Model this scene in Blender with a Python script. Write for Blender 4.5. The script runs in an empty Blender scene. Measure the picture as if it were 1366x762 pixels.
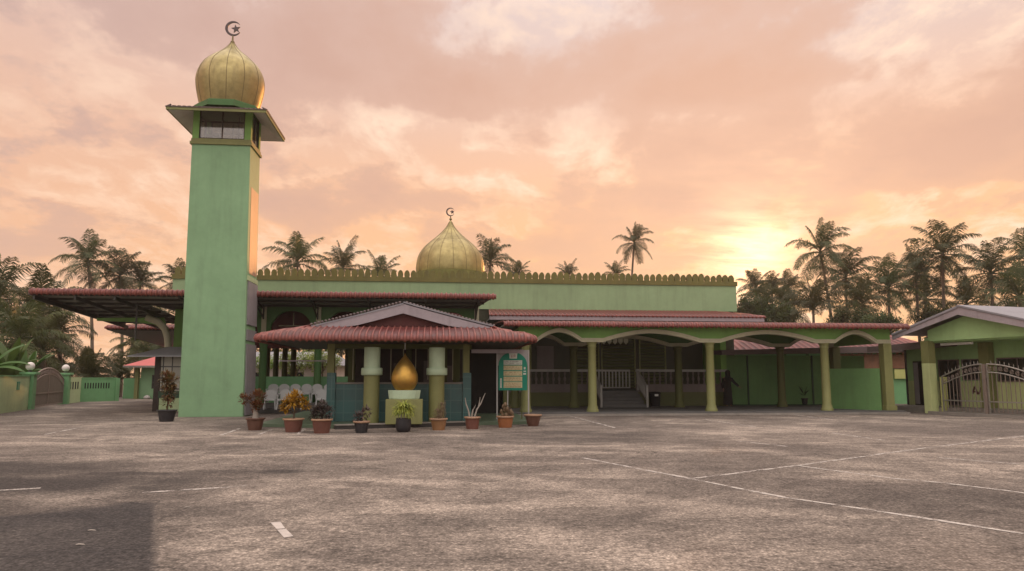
import bpy, math, random
from mathutils import Vector, Matrix
C = bpy.context.scene
COL = C.collection
R = math.radians
rnd = random.Random(11)

# ---------------------------------------------------------------- camera maths
F, PX, PY = 990.0, 683.0, 381.0
PITCH, EH = math.atan(122 / 990.0), 1.6
cp, sp = math.cos(PITCH), math.sin(PITCH)

def ray(x, y):
    a = (x - PX) / F
    b = (PY - y) / F
    return (a, cp - sp * b, sp + cp * b)

def at_depth(x, y, Y):
    d = ray(x, y)
    t = Y / d[1]
    return (d[0] * t, Y, EH + d[2] * t)

def ground_at(x, y, z=0.0):
    d = ray(x, y)
    t = (z - EH) / d[2]
    return (d[0] * t, d[1] * t)

TH = R(6.0)
def W(u, v):
    return (u * math.cos(TH) - v * math.sin(TH), u * math.sin(TH) + v * math.cos(TH))

# ---------------------------------------------------------------- mesh builder
class MB:
    def __init__(self):
        self.v = []; self.f = []; self.s = []
    def add(self, verts, faces, smooth=False):
        o = len(self.v)
        self.v += [tuple(p) for p in verts]
        for f in faces:
            self.f.append(tuple(o + i for i in f)); self.s.append(smooth)
        return self
    def box(self, x0, x1, y0, y1, z0, z1):
        return self.add([(x0, y0, z0), (x1, y0, z0), (x1, y1, z0), (x0, y1, z0), (x0, y0, z1), (x1, y0, z1), (x1, y1, z1), (x0, y1, z1)],
                        [(3, 2, 1, 0), (4, 5, 6, 7), (0, 1, 5, 4), (1, 2, 6, 5), (2, 3, 7, 6), (3, 0, 4, 7)])
    def hexa(self, b, t):
        return self.add(list(b) + list(t), [(3, 2, 1, 0), (4, 5, 6, 7), (0, 1, 5, 4), (1, 2, 6, 5), (2, 3, 7, 6), (3, 0, 4, 7)])
    def bar(self, p, q, w, h=None):
        h = h or w
        p, q = Vector(p), Vector(q)
        d = (q - p).normalized()
        up = Vector((0, 0, 1)) if abs(d.z) < 0.95 else Vector((0, 1, 0))
        a = d.cross(up).normalized() * w / 2
        b = a.cross(d).normalized() * h / 2
        return self.hexa([p - a - b, p + a - b, p + a + b, p - a + b], [q - a - b, q + a - b, q + a + b, q - a + b])
    def prism_xz(self, pts, y0, y1):
        n = len(pts)
        vs = [(x, y0, z) for x, z in pts] + [(x, y1, z) for x, z in pts]
        fs = [tuple(range(n)), tuple(range(2 * n - 1, n - 1, -1))] + [(i, n + i, n + (i + 1) % n, (i + 1) % n) for i in range(n)]
        return self.add(vs, fs)
    def prism_yz(self, pts, x0, x1):
        n = len(pts)
        vs = [(x0, y, z) for y, z in pts] + [(x1, y, z) for y, z in pts]
        fs = [tuple(range(n)), tuple(range(2 * n - 1, n - 1, -1))] + [(i, n + i, n + (i + 1) % n, (i + 1) % n) for i in range(n)]
        return self.add(vs, fs)
    def prism_xy(self, pts, z0, z1):
        n = len(pts)
        vs = [(x, y, z0) for x, y in pts] + [(x, y, z1) for x, y in pts]
        fs = [tuple(range(n)), tuple(range(2 * n - 1, n - 1, -1))] + [(i, n + i, n + (i + 1) % n, (i + 1) % n) for i in range(n)]
        return self.add(vs, fs)
    def band(self, lo, hi, y0, y1):
        n = len(lo)
        vs = []
        for (a, b), (c, d) in zip(lo, hi):
            vs += [(a, y0, b), (c, y0, d), (a, y1, b), (c, y1, d)]
        fs = []
        for i in range(n - 1):
            k = 4 * i
            fs += [(k, k + 4, k + 5, k + 1), (k + 2, k + 3, k + 7, k + 6), (k, k + 2, k + 6, k + 4), (k + 1, k + 5, k + 7, k + 3)]
        fs += [(0, 1, 3, 2), (4 * n - 4, 4 * n - 2, 4 * n - 1, 4 * n - 3)]
        return self.add(vs, fs)
    def tube(self, path, r, n=8, cap=True):
        path = [Vector(p) for p in path]
        m = len(path)
        rr = r if isinstance(r, (list, tuple)) else [r] * m
        vs = []
        ref = None
        for i, p in enumerate(path):
            d = (path[min(i + 1, m - 1)] - path[max(i - 1, 0)]).normalized()
            if ref is None:
                ref = Vector((1, 0, 0)) if abs(d.x) < 0.9 else Vector((0, 1, 0))
            a = (ref - d * ref.dot(d)).normalized()
            ref = a
            b = d.cross(a)
            for k in range(n):
                t = 2 * math.pi * k / n
                vs.append(p + (a * math.cos(t) + b * math.sin(t)) * rr[i])
        fs = [(i * n + k, i * n + (k + 1) % n, (i + 1) * n + (k + 1) % n, (i + 1) * n + k) for i in range(m - 1) for k in range(n)]
        self.add(vs, fs, True)
        if cap:
            self.add(vs[:n], [tuple(range(n - 1, -1, -1))])
            self.add(vs[-n:], [tuple(range(n))])
        return self
    def lathe(self, prof, c=(0, 0, 0), n=24, lobe=0.0, lobes=0, phase=0.0, smooth=True, sx=1, sy=1):
        vs = []
        for r, z in prof:
            for k in range(n):
                t = 2 * math.pi * k / n + phase
                q = r * (1 + (lobe * math.cos(lobes * t) if lobes else 0))
                vs.append((c[0] + q * math.cos(t) * sx, c[1] + q * math.sin(t) * sy, c[2] + z))
        m = len(prof)
        fs = [(i * n + k, i * n + (k + 1) % n, (i + 1) * n + (k + 1) % n, (i + 1) * n + k) for i in range(m - 1) for k in range(n)]
        self.add(vs, fs, smooth)
        if prof[0][0] > 1e-4: self.add(vs[:n], [tuple(range(n - 1, -1, -1))])
        if prof[-1][0] > 1e-4: self.add(vs[-n:], [tuple(range(n))])
        return self
    def leaf(self, p, d, length, width, droop=0.3, up=(0, 0, 1), segs=2):
        p, d = Vector(p), Vector(d).normalized()
        s = d.cross(Vector(up))
        s = s.normalized() if s.length > 1e-3 else Vector((1, 0, 0))
        vs = [p]; q = p.copy()
        fs = []
        for i in range(1, segs + 1):
            q = q + d * length / segs
            w = width * (0.5 if i < segs else 0.0) * (1.0 if i == 1 else 0.8)
            d = (d + Vector((0, 0, -droop / segs))).normalized()
            if i < segs:
                vs += [q - s * w, q + s * w]
            else:
                vs.append(q)
        fs.append((0, 1, 2))
        for i in range(1, segs - 1):
            k = 2 * i - 1
            fs.append((k, k + 2, k + 3, k + 1))
        k = len(vs)
        fs.append((k - 3, k - 1, k - 2))
        return self.add(vs, fs)
    def build(self, name, mat, parent=None, origin=None, bevel=0.0, solid=0.0):
        o = origin
        if o is None and parent is not None and 'o' in parent: o = tuple(parent['o'])
        o = o or (0, 0, 0)
        me = bpy.data.meshes.new(name)
        me.from_pydata([(x - o[0], y - o[1], z - o[2]) for x, y, z in self.v], [], self.f)
        me.polygons.foreach_set('use_smooth', self.s)
        me.materials.append(mat)
        ob = bpy.data.objects.new(name, me)
        COL.objects.link(ob)
        if parent is not None: ob.parent = parent
        if solid:
            m = ob.modifiers.new('Solidify', 'SOLIDIFY'); m.thickness = solid; m.offset = -1
        if bevel:
            m = ob.modifiers.new('Bevel', 'BEVEL'); m.width = bevel; m.segments = 2; m.limit_method = 'ANGLE'; m.angle_limit = R(40)
        return ob

def thing(name, label, cat, pos, rot=0.0, group=None):
    o = bpy.data.objects.new(name, None)
    o.empty_display_size = 0.2
    COL.objects.link(o)
    o.location = pos; o.rotation_euler = (0, 0, rot)
    o['label'] = label; o['category'] = cat
    if group: o['group'] = group
    return o

ORIG = {}
def uthing(name, label, cat, u, v, z=0.0, group=None):
    """a thing of the mosque compound: its parts are written in (u, v, z)"""
    x, y = W(u, v)
    o = thing(name, label, cat, (x, y, z), TH, group)
    ORIG[o] = (u, v, z)
    return o
def part(mb, name, mat, th, **k):
    return mb.build(name, mat, th, ORIG.get(th, (0, 0, 0)), **k)
def sub(mb, name, mat, pt, th, **k):
    return mb.build(name, mat, pt, ORIG.get(th, (0, 0, 0)), **k)
def tag(o, label, cat, group=None):
    o['label'] = label; o['category'] = cat
    if group: o['group'] = group
    return o
def copy_tree(o, parent=None):
    kids = [c for c in COL.objects if c.parent == o]
    c = o.copy(); COL.objects.link(c)
    if parent is not None: c.parent = parent
    for k in kids: copy_tree(k, c)
    return c

# ---------------------------------------------------------------- materials
def nt(name):
    m = bpy.data.materials.new(name)
    m.use_nodes = True
    t = m.node_tree
    return m, t, t.nodes['Principled BSDF']
def N(t, kind, **k):
    n = t.nodes.new(kind)
    for a, b in k.items():
        if a.startswith('i_'):
            n.inputs[a[2:].replace('_', ' ')].default_value = b
        else:
            setattr(n, a, b)
    return n
def mixc(t, fac, a, b, blend='MIX'):
    n = t.nodes.new('ShaderNodeMix'); n.data_type = 'RGBA'; n.blend_type = blend
    for s, x in ((0, fac), (6, a), (7, b)):
        if hasattr(x, 'links'): t.links.new(x, n.inputs[s])
        else: n.inputs[s].default_value = x if s == 0 else (tuple(x) + (1,) if len(x) == 3 else x)
    return n.outputs[2]
def ramp(t, src, pts):
    n = t.nodes.new('ShaderNodeValToRGB')
    e = n.color_ramp.elements
    while len(e) < len(pts): e.new(0.5)
    for k, (p, c) in enumerate(pts):
        e[k].position = p
        e[k].color = (c, c, c, 1) if isinstance(c, (int, float)) else tuple(c) + (1,)
    t.links.new(src, n.inputs[0])
    return n.outputs[0]
def noise(t, vec, scale, detail=4, rough=0.55, dist=0.0):
    n = N(t, 'ShaderNodeTexNoise')
    n.inputs['Scale'].default_value = scale; n.inputs['Detail'].default_value = detail
    n.inputs['Roughness'].default_value = rough; n.inputs['Distortion'].default_value = dist
    if vec is not None: t.links.new(vec, n.inputs['Vector'])
    return n.outputs['Fac']
def mapping(t, vec, sc=(1, 1, 1), loc=(0, 0, 0), rot=(0, 0, 0)):
    n = N(t, 'ShaderNodeMapping')
    n.inputs['Scale'].default_value = sc; n.inputs['Location'].default_value = loc; n.inputs['Rotation'].default_value = rot
    t.links.new(vec, n.inputs['Vector'])
    return n.outputs[0]
def math_(t, op, a, b=None, c=None, clamp=False):
    n = N(t, 'ShaderNodeMath', operation=op); n.use_clamp = clamp
    for i, x in enumerate((a, b, c)):
        if x is None: continue
        if hasattr(x, 'links'): t.links.new(x, n.inputs[i])
        else: n.inputs[i].default_value = x
    return n.outputs[0]
def geo_pos(t):
    return N(t, 'ShaderNodeNewGeometry').outputs['Position']

def paint(name, col, rough=0.6, var=0.18, grime=0.25, scale=1.2, metallic=0.0, bump=0.02, grime_col=(0.06, 0.055, 0.045), spec=0.35, streak=True):
    m, t, b = nt(name)
    p = geo_pos(t)
    n1 = noise(t, p, scale, 5, 0.6)
    n2 = noise(t, p, scale * 9, 4, 0.6)
    v1 = ramp(t, n1, [(0.3, 1 - var), (0.7, 1 + var * 0.4)])
    c = mixc(t, 1.0, col, v1, 'MULTIPLY')
    v2 = ramp(t, n2, [(0.3, 1 - var * 0.5), (0.7, 1.0)])
    c = mixc(t, 1.0, c, v2, 'MULTIPLY')
    if grime:
        st = noise(t, mapping(t, p, (3.2, 3.2, 0.28) if streak else (1.5, 1.5, 1.5)), 1.0, 6, 0.65)
        g = ramp(t, st, [(0.5, 0.0), (0.78, grime)])
        c = mixc(t, g, c, grime_col)
    t.links.new(c, b.inputs['Base Color'])
    b.inputs['Roughness'].default_value = rough
    b.inputs['Metallic'].default_value = metallic
    b.inputs['Specular IOR Level'].default_value = spec
    if bump:
        bn = N(t, 'ShaderNodeBump'); bn.inputs['Strength'].default_value = 0.25; bn.inputs['Distance'].default_value = bump
        t.links.new(noise(t, p, scale * 22, 3), bn.inputs['Height'])
        t.links.new(bn.outputs[0], b.inputs['Normal'])
    return m

def leafmat(name, col, col2, scale=0.7, trans=0.35, rough=0.5):
    m, t, b = nt(name)
    p = geo_pos(t)
    oi = N(t, 'ShaderNodeObjectInfo').outputs['Random']
    n1 = ramp(t, noise(t, p, scale, 3), [(0.35, 0.0), (0.65, 1.0)])
    c = mixc(t, n1, col, col2)
    br = N(t, 'ShaderNodeHueSaturation')
    t.links.new(c, br.inputs['Color'])
    t.links.new(math_(t, 'MULTIPLY_ADD', oi, 0.5, 0.75), br.inputs['Value'])
    t.links.new(math_(t, 'MULTIPLY_ADD', oi, 0.05, 0.475), br.inputs['Hue'])
    c = br.outputs[0]
    t.links.new(c, b.inputs['Base Color'])
    b.inputs['Roughness'].default_value = rough
    b.inputs['Specular IOR Level'].default_value = 0.3
    tr = N(t, 'ShaderNodeBsdfTranslucent')
    t.links.new(c, tr.inputs['Color'])
    mx = N(t, 'ShaderNodeMixShader'); mx.inputs[0].default_value = trans
    out = t.nodes['Material Output']
    t.links.new(b.outputs[0], mx.inputs[1]); t.links.new(tr.outputs[0], mx.inputs[2])
    t.links.new(mx.outputs[0], out.inputs['Surface'])
    return m

M = {}
M['green'] = paint('mint_green_paint', (0.17, 0.37, 0.17), 0.6, 0.14, 0.16, 0.5)
M['tower_green'] = paint('tower_green_paint', (0.235, 0.395, 0.215), 0.6, 0.16, 0.22, 0.35)
M['hall_green'] = paint('hall_green_paint', (0.28, 0.385, 0.21), 0.65, 0.14, 0.22, 0.4)
M['leaf_green'] = paint('bright_green_paint', (0.19, 0.36, 0.09), 0.6, 0.15, 0.2, 0.6)
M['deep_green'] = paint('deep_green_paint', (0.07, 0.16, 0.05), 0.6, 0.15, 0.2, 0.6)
M['olive'] = paint('olive_yellow_paint', (0.225, 0.225, 0.085), 0.6, 0.15, 0.28, 0.8)
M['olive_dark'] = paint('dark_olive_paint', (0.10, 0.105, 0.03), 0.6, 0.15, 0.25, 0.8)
M['crest'] = paint('crest_olive_paint', (0.17, 0.15, 0.045), 0.7, 0.2, 0.35, 1.5)
M['yellow'] = paint('pale_yellow_paint', (0.50, 0.50, 0.18), 0.6, 0.12, 0.2, 0.8)
M['pale_green'] = paint('pale_green_paint', (0.50, 0.62, 0.43), 0.55, 0.14, 0.3, 1.2)
M['lime'] = paint('weathered_lime_paint', (0.46, 0.56, 0.31), 0.65, 0.16, 0.18, 0.9)
M['cream'] = paint('cream_trim_paint', (0.50, 0.47, 0.33), 0.6, 0.12, 0.25, 1.0)
M['grey_trim'] = paint('grey_barge_paint', (0.36, 0.31, 0.33), 0.6, 0.15, 0.3, 1.0)
M['white'] = paint('white_paint', (0.66, 0.64, 0.60), 0.5, 0.08, 0.15, 1.0)
M['rail_white'] = paint('dulled_white_rail', (0.33, 0.31, 0.28), 0.5, 0.1, 0.2, 1.0)
M['soffit'] = paint('white_soffit_board', (0.62, 0.58, 0.55), 0.6, 0.1, 0.22, 0.8)
M['plastic'] = paint('white_plastic', (0.42, 0.42, 0.41), 0.35, 0.05, 0.0, 1.0, bump=0)
M['tile_red'] = paint('red_roof_tile', (0.125, 0.022, 0.019), 0.5, 0.25, 0.28, 2.2, streak=False)
M['red_board'] = paint('dark_red_board', (0.10, 0.022, 0.02), 0.6, 0.2, 0.2, 1.0)
M['hut_red'] = paint('hut_red_roof', (0.50, 0.10, 0.09), 0.5, 0.15, 0.15, 1.0)
M['house_green'] = paint('light_house_green', (0.38, 0.58, 0.26), 0.6, 0.14, 0.2, 0.6)
M['house_lime'] = paint('pale_lime_dado', (0.58, 0.63, 0.30), 0.6, 0.14, 0.25, 0.6)
M['annex'] = paint('annex_green_paint', (0.15, 0.29, 0.105), 0.6, 0.15, 0.25, 0.6)  # even dark green of the annex and screen walls
M['kerb_black'] = paint('black_kerb_paint', (0.045, 0.04, 0.036), 0.7, 0.2, 0.2, 2.0, streak=False)
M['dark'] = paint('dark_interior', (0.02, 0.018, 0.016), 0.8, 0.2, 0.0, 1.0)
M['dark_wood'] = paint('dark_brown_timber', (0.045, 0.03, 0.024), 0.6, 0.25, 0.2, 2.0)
M['fascia_brown'] = paint('brown_fascia', (0.15, 0.11, 0.105), 0.6, 0.15, 0.2, 1.2)
M['louver'] = paint('olive_louver', (0.05, 0.048, 0.024), 0.5, 0.15, 0.1, 2.0)  # low tone carries the deep shade on the hall wall
M['steel'] = paint('dark_steel', (0.06, 0.055, 0.05), 0.5, 0.2, 0.1, 2.0, metallic=0.4)
M['grey_sheet'] = paint('grey_roof_sheet', (0.36, 0.36, 0.39), 0.45, 0.12, 0.2, 1.0)
M['slate'] = paint('grey_roof_tile', (0.26, 0.25, 0.27), 0.6, 0.15, 0.25, 1.5)
M['underside'] = paint('grey_panel_underside', (0.26, 0.25, 0.23), 0.7, 0.2, 0.2, 0.8)
M['concrete'] = paint('cement_floor', (0.11, 0.105, 0.10), 0.7, 0.2, 0.3, 1.2, streak=False)
M['kerb'] = paint('kerb_concrete', (0.27, 0.24, 0.21), 0.75, 0.2, 0.35, 2.0, streak=False)
M['floor_green'] = paint('green_floor_paint', (0.10, 0.14, 0.085), 0.5, 0.2, 0.25, 1.0, streak=False)
M['green_skirt'] = paint('dark_green_plinth_paint', (0.04, 0.08, 0.045), 0.6, 0.2, 0.2, 1.0)
M['terracotta'] = paint('terracotta_pot', (0.16, 0.06, 0.042), 0.6, 0.2, 0.3, 6.0, streak=False)
M['orange_pot'] = paint('orange_pot', (0.30, 0.11, 0.04), 0.5, 0.15, 0.25, 6.0, streak=False)
M['brown_pot'] = paint('brown_pot', (0.13, 0.06, 0.04), 0.55, 0.2, 0.25, 6.0, streak=False)
M['black_pot'] = paint('black_pot', (0.03, 0.027, 0.03), 0.5, 0.2, 0.2, 6.0, streak=False)
M['ochre_pot'] = paint('ochre_pot', (0.28, 0.14, 0.06), 0.55, 0.2, 0.25, 6.0, streak=False)
M['rim'] = paint('pale_pot_rim', (0.40, 0.24, 0.15), 0.6, 0.2, 0.25, 6.0, streak=False)
M['soil'] = paint('soil', (0.05, 0.035, 0.025), 0.9, 0.3, 0, 10)
M['silver'] = paint('silver_frame', (0.42, 0.40, 0.39), 0.4, 0.12, 0.15, 2, metallic=0.3)
M['chrome'] = paint('worn_stainless_steel', (0.55, 0.51, 0.47), 0.35, 0.15, 0.1, 3, metallic=0.8)
M['bronze_gate'] = paint('bronze_gate_metal', (0.30, 0.235, 0.20), 0.45, 0.2, 0.2, 3, metallic=0.4)
M['gate_sheet'] = paint('gate_brown_sheet', (0.17, 0.135, 0.11), 0.55, 0.2, 0.2, 2)
M['sign_green'] = paint('sign_green', (0.0, 0.22, 0.14), 0.45, 0.08, 0.05, 3, bump=0)
M['sign_grey'] = paint('sign_grey', (0.36, 0.34, 0.33), 0.5, 0.1, 0.15, 3, bump=0)
M['strip_cream'] = paint('sign_strip_cream', (0.62, 0.54, 0.32), 0.5, 0.08, 0.1, 6, bump=0)
M['strip_white'] = paint('sign_strip_white', (0.62, 0.66, 0.58), 0.5, 0.08, 0.1, 6, bump=0)
M['ink_brown'] = paint('sign_ink_brown', (0.28, 0.13, 0.06), 0.6, 0.1, 0, 6, bump=0)
M['ink_dark'] = paint('sign_ink_dark', (0.05, 0.07, 0.06), 0.6, 0.1, 0, 6, bump=0)
M['ink_red'] = paint('sign_ink_red', (0.36, 0.05, 0.04), 0.6, 0.1, 0, 6, bump=0)
M['finial'] = paint('dark_finial_metal', (0.10, 0.075, 0.075), 0.45, 0.1, 0, 3, metallic=0.6)
M['globe'] = paint('lamp_globe_glass', (0.74, 0.66, 0.62), 0.3, 0.05, 0.06, 3, bump=0)
M['cloth_black'] = paint('black_cloth', (0.012, 0.011, 0.012), 0.85, 0.15, 0, 6)
M['skin'] = paint('skin', (0.22, 0.12, 0.08), 0.6, 0.08, 0, 8, bump=0)
M['trunk'] = paint('palm_trunk_bark', (0.17, 0.125, 0.09), 0.85, 0.3, 0.2, 3.0)
M['bark'] = paint('tree_bark', (0.11, 0.08, 0.055), 0.9, 0.3, 0.2, 3.0)
M['stick'] = paint('pale_bare_branch', (0.32, 0.28, 0.24), 0.8, 0.2, 0.1, 8.0)
M['far_wall'] = paint('far_house_wall', (0.55, 0.46, 0.42), 0.7, 0.1, 0.2, 0.8)
M['rust'] = paint('rusty_sheet', (0.20, 0.09, 0.05), 0.7, 0.3, 0.4, 2.0)
M['bag'] = paint('white_sack', (0.6, 0.55, 0.52), 0.6, 0.15, 0.2, 4)
M['orange_panel'] = paint('orange_tile_panel', (0.42, 0.25, 0.17), 0.5, 0.16, 0.25, 0.8)
M['grey_panel'] = paint('grey_metal_panel', (0.28, 0.25, 0.26), 0.5, 0.2, 0.4, 1.6)
M['board_pink'] = paint('pale_pinkish_board', (0.16, 0.125, 0.115), 0.6, 0.15, 0.25, 1.5)

def gold(name, col, rough):
    m, t, b = nt(name)
    p = geo_pos(t)
    n1 = noise(t, p, 1.6, 5, 0.65)
    c = mixc(t, ramp(t, n1, [(0.35, 0.0), (0.7, 1.0)]), col, tuple(x * 0.62 for x in col))
    st = noise(t, mapping(t, p, (4, 4, 0.5)), 1.3, 5)
    c = mixc(t, ramp(t, st, [(0.55, 0.0), (0.8, 0.45)]), c, (0.16, 0.12, 0.07))
    t.links.new(c, b.inputs['Base Color'])
    b.inputs['Metallic'].default_value = 0.85
    t.links.new(ramp(t, n1, [(0.3, rough), (0.7, rough + 0.16)]), b.inputs['Roughness'])
    bn = N(t, 'ShaderNodeBump'); bn.inputs['Strength'].default_value = 0.15; bn.inputs['Distance'].default_value = 0.03
    t.links.new(noise(t, p, 2.5, 2), bn.inputs['Height']); t.links.new(bn.outputs[0], b.inputs['Normal'])
    return m
M['gold'] = gold('brass_sheet', (0.42, 0.335, 0.15), 0.40)
M['gold_bright'] = gold('gold_paint', (0.62, 0.36, 0.08), 0.36)
M['gold_seam'] = paint('brass_seam', (0.22, 0.17, 0.085), 0.5, 0.1, 0, 3, metallic=0.6)

def ridge_tile():
    m = M['tile_red']; t = m.node_tree; b = t.nodes['Principled BSDF']
    old = b.inputs['Base Color'].links[0].from_socket
    pt = N(t, 'ShaderNodeNewGeometry').outputs['Pointiness']
    c = mixc(t, ramp(t, pt, [(.515, 0.0), (.56, .75)]), old, (.30, .095, .075))
    row = noise(t, mapping(t, geo_pos(t), (3.5, 3.5, 1.0)), 1.0, 3)
    c = mixc(t, ramp(t, row, [(.35, .45), (.6, 0.0)]), c, (.07, .03, .028))
    t.links.new(c, b.inputs['Base Color'])
ridge_tile()

def tilemat(name, col, grout, su, sv, mortar=0.012):
    m, t, b = nt(name)
    tc = N(t, 'ShaderNodeTexCoord').outputs['Object']
    p = mapping(t, tc, rot=(R(90), 0, 0))
    br = N(t, 'ShaderNodeTexBrick'); br.offset = 0.0
    t.links.new(p, br.inputs['Vector'])
    br.inputs['Color1'].default_value = col + (1,)
    br.inputs['Color2'].default_value = tuple(x * 0.8 for x in col) + (1,)
    br.inputs['Mortar'].default_value = grout + (1,)
    br.inputs['Scale'].default_value = 1.0
    br.inputs['Mortar Size'].default_value = mortar
    br.inputs['Brick Width'].default_value = su; br.inputs['Row Height'].default_value = sv
    g = noise(t, geo_pos(t), 1.5, 5)
    c = mixc(t, ramp(t, g, [(0.5, 0.0), (0.8, 0.45)]), br.outputs['Color'], (0.05, 0.05, 0.045))
    t.links.new(c, b.inputs['Base Color'])
    b.inputs['Roughness'].default_value = 0.35
    return m
M['teal_tile'] = tilemat('teal_wall_tile', (0.04, 0.125, 0.12), (0.075, 0.16, 0.15), 0.40, 0.40)
M['grid_tile'] = tilemat('white_grid_panel', (0.42, 0.40, 0.34), (0.05, 0.05, 0.05), 0.42, 0.52, 0.03)

def glassmat():
    m, t, b = nt('dark_window_glass')
    b.inputs['Base Color'].default_value = (0.02, 0.02, 0.02, 1)
    b.inputs['Roughness'].default_value = 0.12
    b.inputs['Specular IOR Level'].default_value = 0.5
    n = noise(t, geo_pos(t), 2.0, 3)
    t.links.new(ramp(t, n, [(0.3, 0.08), (0.7, 0.3)]), b.inputs['Roughness'])
    return m
M['glass'] = glassmat()
def clearglass():
    m, t, b = nt('thin_belfry_glass')
    tr = N(t, 'ShaderNodeBsdfTransparent'); tr.inputs[0].default_value = (0.8, 0.76, 0.73, 1)
    gl = N(t, 'ShaderNodeBsdfGlossy'); gl.inputs['Roughness'].default_value = 0.08
    mx = N(t, 'ShaderNodeMixShader'); mx.inputs[0].default_value = 0.16
    t.links.new(tr.outputs[0], mx.inputs[1]); t.links.new(gl.outputs[0], mx.inputs[2])
    t.links.new(mx.outputs[0], t.nodes['Material Output'].inputs['Surface'])
    return m
M['clear_glass'] = clearglass()

M['palm'] = leafmat('palm_frond', (0.042, 0.056, 0.016), (0.085, 0.084, 0.024), 0.5, 0.34)
M['palm_dead'] = leafmat('dry_palm_frond', (0.20, 0.12, 0.06), (0.14, 0.08, 0.04), 0.5, 0.3)
M['palm_green'] = leafmat('fresh_palm_frond', (0.08, 0.13, 0.03), (0.14, 0.18, 0.05), 0.8, 0.4)
M['bush'] = leafmat('bush_leaf', (0.05, 0.068, 0.022), (0.09, 0.10, 0.034), 0.6, 0.3)
M['sun_painted'] = leafmat('sun_painted_hedge_leaf', (0.16, 0.22, 0.05), (0.26, 0.30, 0.08), 0.8, 0.4)  # sunlight on the hedge put into a brighter leaf colour
M['banana'] = leafmat('banana_leaf', (0.045, 0.095, 0.022), (0.085, 0.16, 0.035), 0.8, 0.35)
M['croton_y'] = leafmat('yellow_croton_leaf', (0.50, 0.30, 0.03), (0.30, 0.16, 0.02), 9, 0.3)
M['croton_r'] = leafmat('russet_leaf', (0.20, 0.075, 0.03), (0.12, 0.06, 0.02), 9, 0.3)
M['croton_g'] = leafmat('mottled_croton_leaf', (0.15, 0.14, 0.04), (0.22, 0.11, 0.05), 7, 0.3)
M['grey_leaf'] = leafmat('grey_purple_leaf', (0.085, 0.08, 0.06), (0.14, 0.11, 0.10), 9, 0.3)
M['pink_leaf'] = leafmat('dusky_pink_leaf', (0.20, 0.14, 0.13), (0.06, 0.05, 0.04), 12, 0.3)
M['spider'] = leafmat('yellow_green_blade', (0.36, 0.34, 0.06), (0.22, 0.24, 0.05), 7, 0.35)
M['dry'] = leafmat('dry_twig', (0.24, 0.17, 0.11), (0.16, 0.11, 0.07), 9, 0.2)
M['cactus'] = leafmat('brown_spurge', (0.20, 0.12, 0.08), (0.13, 0.08, 0.05), 9, 0.2)
M['dark_leaf'] = leafmat('dark_pot_leaf', (0.03, 0.05, 0.02), (0.05, 0.07, 0.03), 5, 0.3)

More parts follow.
